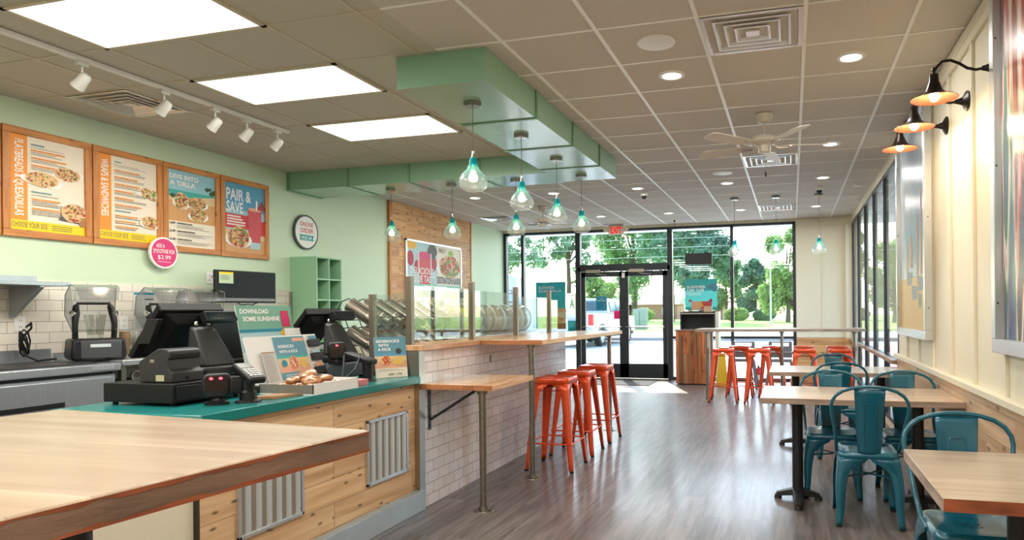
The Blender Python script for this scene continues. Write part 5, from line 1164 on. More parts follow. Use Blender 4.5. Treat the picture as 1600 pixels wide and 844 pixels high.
table(.445, 1.04, 2.29, 3.05, .76, [(.76, 2.66)], 'nearest wooden table at the lower right corner, striped pale top', .045, gwv, edge2)
# large foreground high table
t = thing('high_table', 'big bar-height wooden table filling the lower left corner, with worn brown edges', 'table', (-1.5, .9, 0))
O = Vector((-.973, 1.400, 0)); du = Vector((-1.130, .115, 0)).normalized(); dv = Vector((-du.y, du.x, 0)) ; dv = dv if dv.y < 0 else -dv
a, Wt, Dt, th = 1.07, 1.137, 1.15, .052
corn = [O, O + du * Wt, O + du * Wt + dv * Dt, O + dv * Dt]
m = MB(gwv); m.hexa([p + Vector((0, 0, a - th)) for p in corn], [p + Vector((0, 0, a)) for p in corn]); m.build('tabletop', t, bevel=.004)
m = MB(mat('worn_bark_edge', C(118, 92, 76), .5, noise=.4, nscale=4, bump=.3, bscale=30, stretch=(1, 1, 5)))
e1 = O - du * .0015; m.hexa([e1 + Vector((0, 0, a - th + .002)), e1 + dv * Dt + Vector((0, 0, a - th + .002)), e1 + dv * Dt + Vector((0, 0, a - .004)), e1 + Vector((0, 0, a - .004))], [e1 + du * .003 + Vector((0, 0, a - th + .002)), e1 + du * .003 + dv * Dt + Vector((0, 0, a - th + .002)), e1 + du * .003 + dv * Dt + Vector((0, 0, a - .004)), e1 + du * .003 + Vector((0, 0, a - .004))])
m.build('edge_band', t, smooth=0)
m = MB(edge2); n_ = 40; rnd = random.Random(3)
for (zz, sg) in ((a - .004, -1), (a - th + .001, 1)):
    A = [e1 - du * .0008 + dv * (Dt * i / n_) + Vector((0, 0, zz)) for i in range(n_ + 1)]; B_ = [p + Vector((0, 0, sg * rnd.uniform(.002, .010))) for p in A]; m.strip(A, B_)
m.build('worn_edge_line', t, smooth=0)
cc = (corn[0] + corn[2]) / 2
pc = Vector((-1.30, .93, 0))
m = MB(blackm).cyl(pc + Vector((0, 0, .05)), pc + Vector((0, 0, a - th - .004)), .05, n=24); m.build('pedestal', t)
b = MB(blackm)
for k in range(4):
    an = k * PI / 2 + .3; d = Vector((math.cos(an), math.sin(an), 0)); n = Vector((-d.y, d.x, 0)); e = pc + d * .3
    b.hexa([pc + n * .05 + Vector((0, 0, .03)), pc - n * .05 + Vector((0, 0, .03)), pc - n * .05 + Vector((0, 0, .09)), pc + n * .05 + Vector((0, 0, .09))], [e + n * .03 + Vector((0, 0, .0)), e - n * .03, e - n * .03 + Vector((0, 0, .04)), e + n * .03 + Vector((0, 0, .04))])
b.build('base_feet', t)

# far high table
t = thing('communal_table', 'long narrow high table on steel pipe legs in front of the windows', 'table', (-.2, 10.5, 0))
MB(gw).box(-1.40, 1.0, 10.12, 10.86, 1.03, 1.072).build('tabletop', t, bevel=.003)
MB(edge).box(-1.398, .998, 10.1188, 10.122, 1.032, 1.069).build('edge_band', t, smooth=0)
for x, y in ((-1.235, 10.19), (-1.235, 10.80), (-.15, 10.5), (.86, 10.19), (.90, 10.80)): post(x, y, 1.03, 'pipe_leg', t, .024)

# ================================================================== WALL LAMPS AND ART
def sconce():
    t = thing('wall_lamp', 'x', 'wall lamp', (0, 0, 0), 0, 'gooseneck wall lamps')
    # local: wall at x=0, lamp towards -x ; origin at plate centre
    MB(bronze).lathe([(0, 0), (.062, 0), (.062, .008), (.05, .016), (.024, .03), (.015, .055), (.012, .07)], (0, 0, 0), 28, ax=(-1, 0, 0)).build('wall_plate', t, w=False)
    MB(bronze).tube([(-.06, 0, 0), (-.10, 0, -.004), (-.14, 0, .008), (-.18, 0, .038), (-.22, 0, .058), (-.26, 0, .055), (-.285, 0, .03), (-.30, 0, .005), (-.30, 0, -.02)], .0075, 10).build('gooseneck_arm', t, w=False, smooth=60)
    MB(bronze).ell((-.30, 0, .016), (.011, .011, .014)).build('finial', t, w=False)
    prof = [(.0, -.008), (.022, -.01), (.024, -.05), (.030, -.06), (.034, -.075), (.045, -.10), (.065, -.118), (.112, -.135), (.118, -.140)]
    MB(bronze).lathe(prof, (-.30, 0, 0), 36).build('shade', t, w=False, smooth=50)
    MB(copper).lathe([(.116, -.1405), (.11, -.1375), (.063, -.121), (.043, -.103), (.030, -.08)], (-.30, 0, 0), 36).build('shade_lining', t, w=False, smooth=50)
    MB(bulbm).ell((-.30, 0, -.125), (.028, .028, .030)).build('bulb', t, w=False)
    l = bpy.data.lights.new('wall_lamp_bulb', 'POINT'); l.energy = 9; l.shadow_soft_size = .03; l.color = (1, .74, .46)
    o = bpy.data.objects.new('wall_lamp_bulb', l); COL.objects.link(o); o.parent = t; o.location = (-.30, 0, -.165)
    return t
w0 = sconce(); w0.location = (XR - .019, 3.93, 2.60); w0['label'] = 'nearest gooseneck wall lamp, highest in the picture, copper lined shade lit'
dup(w0, (XR - .019, 4.54, 2.605), 0, 'middle gooseneck wall lamp of the three on the cream wall'); dup(w0, (XR - .019, 5.11, 2.605), 0, 'farthest gooseneck wall lamp, beside the blue-grey artwork')
# artworks in metal shadow boxes
def artbox(y0, y1, z0, z1, lab, mat_, name='framed_artwork'):
    t = thing(name, lab, 'artwork', (XR - .05, (y0 + y1) / 2, z0)); xf, w = XR - .075, .07
    m = MB(alu)
    for a in ((y0, y1, z1 - w, z1), (y0, y1, z0, z0 + w), (y0, y0 + w, z0 + w, z1 - w), (y1 - w, y1, z0 + w, z1 - w)): m.box(xf, XR - .019, *a)
    m.build('metal_frame', t, bevel=.004)
    MB(mat_).box(XR - .04, XR - .02, y0 + w, y1 - w, z0 + w, z1 - w).build('painted_panel', t, smooth=0)
    s = MB(dark)
    for z in (z0 + .25, (z0 + z1) / 2, z1 - .3): s.ell((xf + .012, y1 - w - .001, z), (.005, .003, .005)); s.ell((XR - .05, y0 - .001, z), (.005, .003, .005))
    s.build('screw', t); return t
def art_material(name, stops, vs, distort, seed):
    m = bpy.data.materials.new(name); m.use_nodes = True; t = m.node_tree; b = t.nodes['Principled BSDF']; L = t.links; b.inputs['Roughness'].default_value = .25
    v = swz(t, 'yz'); mp = t.nodes.new('ShaderNodeMapping'); mp.inputs['Scale'].default_value = vs; mp.inputs['Location'].default_value = (seed, seed, 0); L.new(v.outputs[0], mp.inputs[0])
    n = t.nodes.new('ShaderNodeTexNoise'); n.inputs['Scale'].default_value = 1; n.inputs['Detail'].default_value = 5; n.inputs['Distortion'].default_value = distort; L.new(mp.outputs[0], n.inputs[0])
    cr = t.nodes.new('ShaderNodeValToRGB'); e = cr.color_ramp.elements
    while len(e) < len(stops): e.new(.5)
    for i, (p, c) in enumerate(stops): e[i].position = p; e[i].color = c
    L.new(n.outputs[0], cr.inputs[0]); L.new(cr.outputs[0], b.inputs['Base Color']); return m
drip = art_material('dripping_paint_art', [(.28, C(26, 50, 110)), (.4, C(60, 40, 46)), (.47, C(190, 70, 40)), (.53, C(226, 222, 214)), (.6, C(60, 120, 70)), (.68, C(40, 60, 130)), (.78, C(120, 60, 60))], (9, .55, 1), 1.2, 3)
t = artbox(2.2, 3.86, 1.12, 3.0, 'framed artwork with vertical multicoloured paint streaks at the right edge', drip)
bluart = art_material('blue_grey_art', [(.3, C(96, 128, 160)), (.5, C(150, 172, 190)), (.7, C(196, 204, 206))], (1.2, 1.0, 1), .6, 1)
t = artbox(5.64, 7.12, 1.10, 3.0, 'framed artwork in blue-grey, orange and sand with boat-like shapes beyond the wall lamps', bluart)
m = MB(mat('art_sand', C(206, 170, 100), .4)); m.box(XR - .0412, XR - .04, 5.71, 7.05, 1.17, 1.62); m.build('sand_band', t, smooth=0)
m = MB(mat('art_orange', C(190, 106, 58), .4)); 
for i, (y, w_, z0_, z1_) in enumerate([(5.95, .07, 1.62, 2.35), (6.12, .06, 1.55, 2.15), (6.4, .1, 1.7, 2.0), (6.62, .08, 1.6, 1.95)]): m.add([(XR - .0415, y, z0_), (XR - .0415, y + w_, z0_ + .02), (XR - .0415, y + w_ * .7, z1_), (XR - .0415, y + .2 * w_, z1_ - .05)], [(0, 1, 2, 3)])
m.build('upright_strokes', t, smooth=0)
m = MB(mat('art_grey', C(120, 124, 132), .4))
for y, z, w_ in ((6.0, 1.52, .35), (6.3, 1.45, .3), (6.55, 1.58, .3), (6.05, 1.38, .16)): m.add([(XR - .0418, y - w_ / 2, z + .08), (XR - .0418, y + w_ / 2, z + .1), (XR - .0418, y + w_ / 3, z - .03), (XR - .0418, y - w_ / 3, z - .02)], [(0, 1, 2, 3)])
m.build('hull_shapes', t, smooth=0)

# ================================================================== BY THE STOREFRONT
t = thing('waste_cabinet', 'reclaimed plank cabinet with a dark tray hutch on top beside the doors', 'cabinet', (-1.75, 12.55, 0))
MB(reclaimed).box(-2.06, -1.47, 12.28, 12.86, .02, .985).build('plank_body', t, smooth=0)
MB(mat('cabinet_grey_edge', C(140, 118, 108), .5)).box(-2.075, -1.455, 12.265, 12.875, .985, 1.005).build('top', t, smooth=0, bevel=.002)
m = MB(mat('hutch_black', C(44, 46, 50), .5)); m.box(-2.0, -1.36, 12.83, 12.86, 1.006, 1.34); m.box(-2.0, -1.36, 12.45, 12.83, 1.30, 1.325); m.box(-2.0, -1.98, 12.45, 12.83, 1.006, 1.30); m.box(-1.38, -1.36, 12.45, 12.83, 1.006, 1.30); m.build('hutch', t, smooth=0)
MB(steel2).box(-1.99, -1.37, 12.44, 12.452, 1.285, 1.305).build('hutch_edge', t, smooth=0)
MB(cream).box(-1.36, -1.30, 12.5, 12.88, 0, 1.33).build('side_panel', t, smooth=0)
MB(mat('kraft_box', C(186, 156, 124), .7)).box(-1.57, -1.42, 12.5, 12.62, 1.326, 1.43).build('small_box', None, 'small tan box on top of the dark hutch', 'box', bevel=.002)
def high_chair(x, y, lab):
    t = thing('high_chair', lab, 'high chair', (x, y, 0), 0, 'grey plastic high chairs by the window'); g = mat('grey_plastic', C(118, 120, 122), .5)
    m = MB(g); w = .20
    m.box(x - w, x + w, y + .10, y + .13, .70, .72); m.box(x - w, x + w, y + .10, y + .13, .775, .80); m.box(x - w, x - w + .06, y + .10, y + .13, .72, .775); m.box(x + w - .06, x + w, y + .10, y + .13, .72, .775); m.box(x - w, x + w, y + .10, y + .13, .52, .70); m.build('backrest', t, bevel=.012)
    MB(g).box(x - .19, x + .19, y - .16, y + .12, .46, .50).build('seat', t, bevel=.01)
    MB(g).box(x - .2, x + .2, y - .2, y - .17, .58, .64).build('front_bar', t, bevel=.01)
    for sx in (-1, 1):
        for sy in (-1, 1): MB(g).hexa([(x + sx * .17 - .02, y + sy * .13 - .015, .5), (x + sx * .17 + .02, y + sy * .13 - .015, .5), (x + sx * .17 + .02, y + sy * .13 + .015, .5), (x + sx * .17 - .02, y + sy * .13 + .015, .5)], [(x + sx * .24 - .02, y + sy * .25 - .015, 0), (x + sx * .24 + .02, y + sy * .25 - .015, 0), (x + sx * .24 + .02, y + sy * .25 + .015, 0), (x + sx * .24 - .02, y + sy * .25 + .015, 0)]).build('leg', t, bevel=.004)
        MB(g).box(x + sx * .2 - .015, x + sx * .2 + .015, y - .2, y + .12, .6, .64).build('armrest', t, bevel=.006)
high_chair(-.83, 12.0, 'grey plastic high chair by the window, the left one'); high_chair(-.20, 12.0, 'grey plastic high chair by the window, the right one')
t = thing('fire_extinguisher', 'small red fire extinguisher standing on the floor by the window', 'fire extinguisher', (-.6, 12.62, 0))
MB(mat('extinguisher_red', C(206, 30, 40), .3)).lathe([(0, 0), (.06, 0), (.062, .02), (.062, .25), (.045, .29), (.02, .30), (0, .30)], (-.6, 12.62, 0), 24).build('cylinder', t)
MB(paper).lathe([(.0625, .08), (.0625, .17)], (-.6, 12.62, 0), 24).build('label_band', t)
m = MB(black2).box(-.615, -.585, 12.58, 12.64, .30, .33); m.tube([(-.6, 12.62, .32), (-.6, 12.56, .36)], .008, 6); m.tube([(-.6, 12.62, .31), (-.53, 12.6, .28), (-.525, 12.59, .12)], .009, 6); m.build('valve_handle', t)
t = thing('wet_floor_sign', 'folded yellow wet floor sign leaning behind the leftmost orange stool', 'floor sign', (-1.23, 12.3, 0))
ym = mat('yellow_plastic', C(236, 190, 30), .45)
for s in (-1, 1): MB(ym).hexa([(-1.32, 12.3 + s * .06, 0), (-1.12, 12.3 + s * .06, 0), (-1.12, 12.3 + s * .075, 0), (-1.32, 12.3 + s * .075, 0)], [(-1.27, 12.3 + s * .005, .58), (-1.17, 12.3 + s * .005, .58), (-1.17, 12.3 + s * .018, .58), (-1.27, 12.3 + s * .018, .58)]).build('panel', t, bevel=.003)
# hanging black box (back of a lit sign) in the window
t = thing('hanging_sign_box', 'black rectangular sign box hanging in the window right of the doors', 'sign', (-1.72, 12.97, 2.235))
MB(blackm).box(-1.975, -1.46, 12.95, 13.0, 2.235, 2.45).build('housing', t, bevel=.004)
m = MB(black2)
for x in (-1.93, -1.5): m.tube([(x, 12.975, 2.45), (x, 12.975, 3.0)], .0015, 6)
m.build('hanging_wire', t)
m = MB(black2).tube([(-2.1, 12.5, CE - .01), (-2.1, 12.52, 2.95), (-2.08, 12.7, 2.75), (-1.98, 12.85, 2.6), (-1.95, 12.96, 2.46)], .004, 6); m.lathe([(.015, 0), (.015, -.03), (0, -.03)], (-2.1, 12.5, CE - .006), 10); m.build('sign_cable', None, 'thin black cable running from a ceiling socket to the hanging sign box', 'cable')
m = MB(black2).tube([(-1.4, 12.2, .005), (-1.1, 12.0, .005), (-.9, 12.25, .005), (-.6, 12.1, .005), (-.3, 12.3, .005), (.0, 12.15, .005)], .005, 6); m.build('floor_cable', None, 'thin dark cable lying on the floor under the high chairs', 'cable')
# posters in the windows (seen from inside)
def wposter(x0, x1, z0, z1, base, name, lab, fn, cat='poster'):
    f = Flat((x0, 13.1465, z0), (1, 0, 0), (0, 0, 1), x1 - x0, z1 - z0, base, .002); fn(f); return f.done(name, None, label=lab, cat=cat)
def backlit(name, c, k=.55):
    m = bpy.data.materials.new(name); m.use_nodes = True; t = m.node_tree; b = t.nodes['Principled BSDF']; b.inputs['Base Color'].default_value = c; b.inputs['Roughness'].default_value = .5
    q = t.nodes.new('ShaderNodeBsdfTranslucent'); q.inputs[0].default_value = c; mx = t.nodes.new('ShaderNodeMixShader'); mx.inputs[0].default_value = k
    t.links.new(b.outputs[0], mx.inputs[1]); t.links.new(q.outputs[0], mx.inputs[2]); t.links.new(mx.outputs[0], t.nodes['Material Output'].inputs[0]); return m
PB = dict(P)
for k_, m_ in P.items(): PB[k_] = backlit('sheer_' + k_, tuple(m_.node_tree.nodes['Principled BSDF'].inputs['Base Color'].default_value), .38)
tp = {k: backlit('backlit_' + k, C(*c), .34) for k, c in dict(teal=(60, 170, 172), aqua=(110, 200, 200), white=(244, 246, 240), deep=(24, 140, 150)).items()}
P_OLD = P; P = PB; FOODC = [P[k] for k in ('brown', 'berry', 'green', 'gold', 'woodd', 'peach', 'sand', 'bread')]
def p1f(f):
    f.rect(0, .55, 1, 1, tp['teal']); f.rect(0, .42, 1, .56, P['sea']); f.rect(0, .0, 1, .42, P['sand']); f.rect(0, 0, 1, .12, P['woodd'])
    f.text('SUMMER', .08, .85, .55, .06, P['white'], .02); f.text('QUESADILLA', .08, .775, .78, .06, P['white'], .02); f.food(.72, .40, .17, .05, None, seed=41); f.food(.74, .19, .17, .06, P['white'], seed=42)
    f.poly([(0, .0), (.2, .02), (.3, .42), (0, .40)], P['paleblue'])
wposter(-5.12, -4.47, 1.0, 1.97, P['skyl'], 'window_poster', 'teal window poster with a beach and quesadillas, left of the doors', p1f)
wposter(-4.455, -4.225, 1.30, 1.73, tp['white'], 'grade_sheet', 'white sheet with a large green A taped to the window', lambda f: (f.text('A', .3, .3, .42, .42, P['mintp'], .04), f.lines(.15, .88, .85, .94, 1, P['grey'])), 'sheet')
wposter(-4.43, -4.235, .90, 1.17, tp['teal'], 'window_sticker', 'small teal square sticker low in the window left of the doors', lambda f: (f.rect(.1, .1, .9, .45, P['teal']), f.lines(.2, .55, .85, .85, 3, P['paleblue'])), 'sticker')
wposter(-3.825, -3.60, 1.37, 1.655, P['tealb'], 'door_notice', 'blue notice reading WE DELIVER on the left glass door', lambda f: (f.text('WE', .38, .80, .24, .08, P['white'], .02), f.text('DELIVER', .12, .66, .76, .1, P['white'], .02), f.lines(.1, .05, .9, .1, 1, P['paleblue'])), 'notice')
wposter(-3.45, -3.28, 1.20, 1.36, P['magenta'], 'door_sticker', 'bright magenta sticker on the left glass door', lambda f: f.lines(.15, .3, .85, .8, 3, P['pink']), 'sticker')
def p2f(f):
    f.rect(0, .62, 1, 1, tp['teal']); f.rect(0, .0, 1, .1, P['teal']); f.text('SUMMER', .06, .70, .60, .09, P['white'], .03); f.text('OFF THE', .06, .59, .54, .09, P['white'], .03); f.text('CLOCK', .06, .48, .46, .09, P['white'], .03)
    f.disc(.88, .78, .10, .05, P['blue'], 9, .3, .4); f.disc(.92, .68, .06, .05, P['blue'], 9, .3, .4)
    f.poly([(.2, 0), (.48, 0), (.5, .28), (.18, .28)], P['peach']); f.poly([(.52, 0), (.82, 0), (.84, .28), (.5, .28)], P['smoothie']); f.poly([(.42, .1), (.5, .34), (.58, .12)], P['gold']); f.poly([(.72, .28), (.86, .28), (.82, .38)], P['berry']); f.poly([(.1, .28), (.24, .28), (.16, .36)], P['berry'])
wposter(-2.015, -1.39, 1.36, 1.965, tp['aqua'], 'window_poster', 'turquoise window poster reading SUMMER OFF THE CLOCK above the wood cabinet', p2f)

# ================================================================== OUTSIDE
concrete = mat('sunlit_concrete', C(190, 189, 186), .9, noise=.06, nscale=2)
GZ = -.03
b = MB(concrete).box(-90, 90, YF + .12, 31, -.3, GZ); b.build('parking_lot', None, None, None, kind='structure', smooth=0)
MB(mat('curb_grey', C(150, 152, 152), .9)).box(-90, 90, 31, 31.4, -.3, .12).build('curb', None, kind='structure', smooth=0)
MB(mat('road_concrete', C(196, 196, 194), .9, noise=.05, nscale=1)).box(-120, 120, 31.4, 44, -.3, .02).build('road', None, kind='structure', smooth=0)
MB(mat('lawn_green', C(158, 186, 84), .95, noise=.25, nscale=.6)).box(-160, 160, 44, 190, -.4, .06).build('lawn', None, kind='structure', smooth=0)
MB(mat('parking_line_white', C(240, 240, 238), .8)).box(-9.4, -9.3, 17, 22, GZ, GZ + .005).box(-6.3, -6.2, 17, 22, GZ, GZ + .005).box(-3.2, -3.1, 17, 22, GZ, GZ + .005).build('parking_lines', None, kind='structure', smooth=0)
b = MB(white).box(-8, 3.2, YF + .16, 14.4, 3.06, 3.3); b.box(XR + .16, 2.4, 3.0, YF + .16, 3.06, 3.3); b.build('canopy_and_added_eave', None, kind='structure', smooth=0)  # side eave along the right wall is added to block sun from those windows
b = MB(mat('stucco', C(214, 206, 190), .9)).box(XR + .15, XR + .3, YB, 7.45, -.3, 3.3); b.build('outer_wall', None, kind='structure', smooth=0)

def leafmat(name, c, tr=.5):
    m = bpy.data.materials.new(name); m.use_nodes = True; t = m.node_tree; t.nodes.clear(); L = t.links
    o = t.nodes.new('ShaderNodeOutputMaterial'); d = t.nodes.new('ShaderNodeBsdfDiffuse'); q = t.nodes.new('ShaderNodeBsdfTranslucent'); mx = t.nodes.new('ShaderNodeMixShader'); mx.inputs[0].default_value = tr
    g = t.nodes.new('ShaderNodeTexCoord'); n = t.nodes.new('ShaderNodeTexNoise'); n.inputs['Scale'].default_value = .6; L.new(g.outputs['Object'], n.inputs[0])
    r = t.nodes.new('ShaderNodeValToRGB'); e = r.color_ramp.elements; e[0].position = .35; e[1].position = .65; e[0].color = tuple(x * .7 for x in c[:3]) + (1,); e[1].color = tuple(min(1, x * 1.25) for x in c[:3]) + (1,)
    L.new(n.outputs[0], r.inputs[0]); L.new(r.outputs[0], d.inputs[0]); L.new(r.outputs[0], q.inputs[0]); L.new(d.outputs[0], mx.inputs[1]); L.new(q.outputs[0], mx.inputs[2]); L.new(mx.outputs[0], o.inputs[0]); return m
LM = [leafmat('leaves_cool_green', C(132, 168, 142)), leafmat('leaves_mid_green', C(138, 172, 128)), leafmat('leaves_yellow_green', C(164, 190, 124)), leafmat('leaves_dark_green', C(122, 156, 136))]
bark = mat('bark', C(96, 84, 74), .9, noise=.3, nscale=6)
def tree(x, y, h, r, low, lm, lab, seed, n=9000, ls=.34, airy=0):
    rnd = random.Random(seed); t = thing('broadleaf_tree', lab, 'tree', (x, y, 0), 0, 'trees across the road')
    m = MB(bark); m.tube([(0, 0, 0), (.1, 0, h * .3), (-.1, .1, h * .6), (0, 0, h * .85)], [r * .07, r * .05, r * .035, .04], 8)
    blobs = []
    for k in range(18 if not airy else 34):
        a = rnd.uniform(0, 2 * PI); q = rnd.uniform(.15, .75) * r; z = rnd.uniform(low + .12 * h, h * .93); q *= 1 - .45 * max(0, (z / h - .6) / .4)
        c = Vector((q * math.cos(a), q * math.sin(a) * .8, z)); br = rnd.uniform(.24, .42) * r * (.5 if airy else 1); blobs.append((c, br))
        if k < 9: m.tube([(0, 0, min(z * .7, h * .5)), tuple(c * .5 + Vector((0, 0, z * .3))), tuple(c)], [r * .03, r * .02, .03], 5)
    m.build('trunk', t, w=False)
    g = MB(lm); vs = []; fs = []
    for i in range(n):
        c, br = rnd.choice(blobs); d = Vector((rnd.gauss(0, 1), rnd.gauss(0, 1), rnd.gauss(0, 1))).normalized(); p = c + d * br * (rnd.uniform(.55, 1.05) if rnd.random() < .8 else rnd.uniform(0, .7)); p.z = max(p.z, low * .6)
        s = ls * rnd.uniform(.6, 1.3); nn = (d + Vector((rnd.uniform(-.8, .8), rnd.uniform(-.8, .8), rnd.uniform(-.5, .9)))).normalized(); a = nn.orthogonal().normalized(); b2 = nn.cross(a)
        k = len(vs); vs += [p + a * s * .5, p + b2 * s * .35, p - a * s * .5, p - b2 * s * .35]; fs.append((k, k + 1, k + 2, k + 3))
    g.add(vs, fs); g.build('foliage', t, w=False, smooth=0)
    return t
TR = [(-29, 62, 15, 7.0, 3.8, 0, 'loosely leaved tree at the far left, seen above the white van', 1, 17000, .30, 1),
      (-23.5, 70, 15, 5.2, 4.0, 0, 'loosely leaved tree left of the doors with sky between its branches', 2, 11000, .30, 1),
      (-21.2, 92, 18.5, 6.6, 2.5, 1, 'broad green tree seen over the pickup truck through the left door', 3, 18000, .45, 0),
      (-14, 80, 19, 7.5, 3.4, 0, 'broad green tree filling the glass over the double doors', 4, 20000, .45, 0),
      (-8.8, 68, 14, 4.4, 3.2, 3, 'tall cool green tree right of the doors, behind the hanging sign box', 5, 16000, .38, 0),
      (-9.0, 97, 9.8, 3.2, .8, 1, 'rounded green tree behind the turquoise poster', 6, 9000, .38, 0),
      (-4.6, 90, 8.2, 2.8, .6, 3, 'darker tree behind the left pendant over the far table', 7, 9000, .38, 0),
      (-.4, 74, 9.9, 3.7, .5, 2, 'bright yellow-green tree at the right end of the front window', 8, 16000, .36, 0),
      (6.5, 90, 12, 4.2, .6, 1, 'green tree partly hidden by the right end of the storefront', 9, 9000, .42, 0), (16, 96, 12, 6, 1, 0, 'large tree seen through the right side windows', 10, 9000, .5, 0),
      (-19.6, 66, 6.6, 2.6, .5, 2, 'small bright tree behind the pickup truck cab', 12, 9000, .3, 0), (9.5, 70, 8, 3, .8, 2, 'smaller tree seen through the side windows beyond the lawn', 11, 8000, .36, 0)]
for x, y, h, r, low, li, lab, sd_, n, ls, airy in TR: tree(x, y, h, r, low, LM[li], lab, sd_, n, ls, airy)
def shrub(x, y, r, lm, lab, seed):
    rnd = random.Random(seed); t = thing('shrub', lab, 'shrub', (x, y, .06), 0, 'shrubs at the far side of the lawn')
    m = MB(bark); m.tube([(0, 0, 0), (0, 0, r)], .06, 6); m.build('stem', t, w=False); vs = []; fs = []
    for i in range(2500):
        d = Vector((rnd.gauss(0, 1), rnd.gauss(0, 1), rnd.gauss(0, 1))).normalized(); p = Vector((d.x * r * 1.5, d.y * r, r * .8 + d.z * r * .8)) * rnd.uniform(.8, 1.05); p.z = max(p.z, .02); s = .28
        nn = Vector((rnd.gauss(0, 1), rnd.gauss(0, 1), rnd.gauss(0, 1))).normalized(); a = nn.orthogonal().normalized(); b2 = nn.cross(a); k = len(vs); vs += [p + a * s * .5, p + b2 * s * .35, p - a * s * .5, p - b2 * s * .35]; fs.append((k, k + 1, k + 2, k + 3))
    MB(lm).add(vs, fs).build('foliage', t, w=False, smooth=0)
for i, (x, y, r, li, lab) in enumerate([(-19.5, 90, 1.0, 2, 'low bright shrub at the foot of the houses'), (-6.6, 85, 1.0, 2, 'bright shrub right of the far gabled house'), (-3.3, 85, .9, 0, 'shrub under the rounded tree'), (1.6, 84, .9, 0, 'bluish shrub at the edge of the lawn in the front window'), (4.2, 82, .9, 3, 'dark shrub below the yellow-green tree'), (7.3, 83, .9, 0, 'shrub right of the yellow-green tree')]): shrub(x, y, r, LM[li], lab, 50 + i)
# houses
def house(x0, x1, y, h, rh, lab, wallc, roofc):
    t = thing('house', lab, 'house', ((x0 + x1) / 2, y, 0), 0, 'houses beyond the lawn'); D = 8
    MB(wallc).box(x0, x1, y, y + D, 0, h).build('walls', t, smooth=0)
    m = MB(roofc); m.prism([(-.5, 0), (D + .5, 0), (D / 2, rh)], (x0 - .4, y, h), (0, 1, 0), (0, 0, 1), (x1 - x0 + .8, 0, 0)); m.build('roof', t, smooth=0)
    n = max(2, int((x1 - x0) / 3))
    for i in range(n):
        c = x0 + (i + .5) * (x1 - x0) / n; f = MB(white).box(c - .6, c + .6, y - .05, y, h * .35, h * .8).build('window', t, smooth=0); MB(mat('house_pane', C(90, 104, 110), .2)).box(c - .5, c + .5, y - .06, y - .05, h * .4, h * .76).build('pane', f, smooth=0)
    return t
brick = mat('brick_wall_far', C(176, 132, 116), .9, noise=.1, nscale=3); roofm = mat('roof_far', C(176, 166, 160), .9); sid = mat('pale_siding', C(206, 198, 190), .9)
house(-33, -25, 104, 2.4, 1.6, 'long low brick house with a pale roof, seen left of the double doors', brick, roofm); house(-24.0, -17.2, 104, 2.4, 1.6, 'low brick house with a pale roof, seen through the right door', brick, roofm)
t = thing('gabled_house', 'gabled house with a pale gable seen between the doors and the turquoise poster', 'house', (-12.3, 98, 0))
MB(brick).box(-14.6, -9.6, 98, 104, 0, 2.4).build('walls', t, smooth=0); MB(sid).prism([(-2.7, 0), (2.7, 0), (0, 1.9)], (-12.1, 97.9, 2.4), (1, 0, 0), (0, 0, 1), (0, .1, 0)).build('gable', t, smooth=0)
MB(roofm).prism([(-3.0, -.1), (-2.7, -.1), (0, 1.85), (2.7, -.1), (3.0, -.1), (0, 2.1)], (-12.1, 97.6, 2.4), (1, 0, 0), (0, 0, 1), (0, 7, 0)).build('roof', t, smooth=0)
for x in (-13.4, -11.2): MB(white).box(x - .5, x + .5, 97.93, 98, .9, 1.9).build('window', t, smooth=0)
# green utility cabinet on the lawn
t = thing('utility_box', 'grey-green utility box standing on the lawn across the road', 'utility box', (-7.6, 46, .06)); m = MB(mat('utility_green', C(128, 142, 132), .7)); x, y = -10.6, 48
t.location = (x, y, .06); m.hexa([(x - .42, y - .4, .06), (x + .45, y - .4, .06), (x + .45, y + .4, .06), (x - .42, y + .4, .06)], [(x - .5, y - .4, 1.5), (x + .5, y - .4, 1.6), (x + .5, y + .4, 1.6), (x - .5, y + .4, 1.5)]); m.build('cabinet', t, bevel=.04)
MB(mat('utility_dark', C(90, 104, 96), .7)).box(x - .02, x + .02, y - .42, y - .39, .2, 1.4).build('door_seam', t)
# light pole and power lines
t = thing('lamp_post', 'pale slender lamp post standing on the lawn in front of the yellow-green tree', 'lamp post', (.9, 52, .06)); m = MB(mat('pole_grey', C(190, 188, 180), .6)); m.tube([(-.43, 56, .06), (-.43, 56, 5.6)], [.09, .06], 10); m.build('pole', t); MB(white)  .ell((-.43, 56, 5.0), (.22, .22, .14)).build('lamp_head', t)
t.location = (-.43, 56, .06)
for ch in t.children: ch.location = (0, 0, 0)
t2 = t
def wire(y, z, lab, dz=0):
    m = MB(mat('wire_white', C(206, 208, 208), .6)); m.tube([(-60 + 6 * i, y, z + dz * i + .03 * ((i - 10) ** 2) * .1) for i in range(21)], .014, 5); m.build('power_line', None, lab, 'power line', 'overhead lines across the road')
for i, (y, z) in enumerate(((52, 9.6), (52, 7.6), (52, 6.9), (52, 6.2), (52, 5.5))): wire(y, z, 'overhead line crossing the windows, %s from the top' % ords[i], .01)

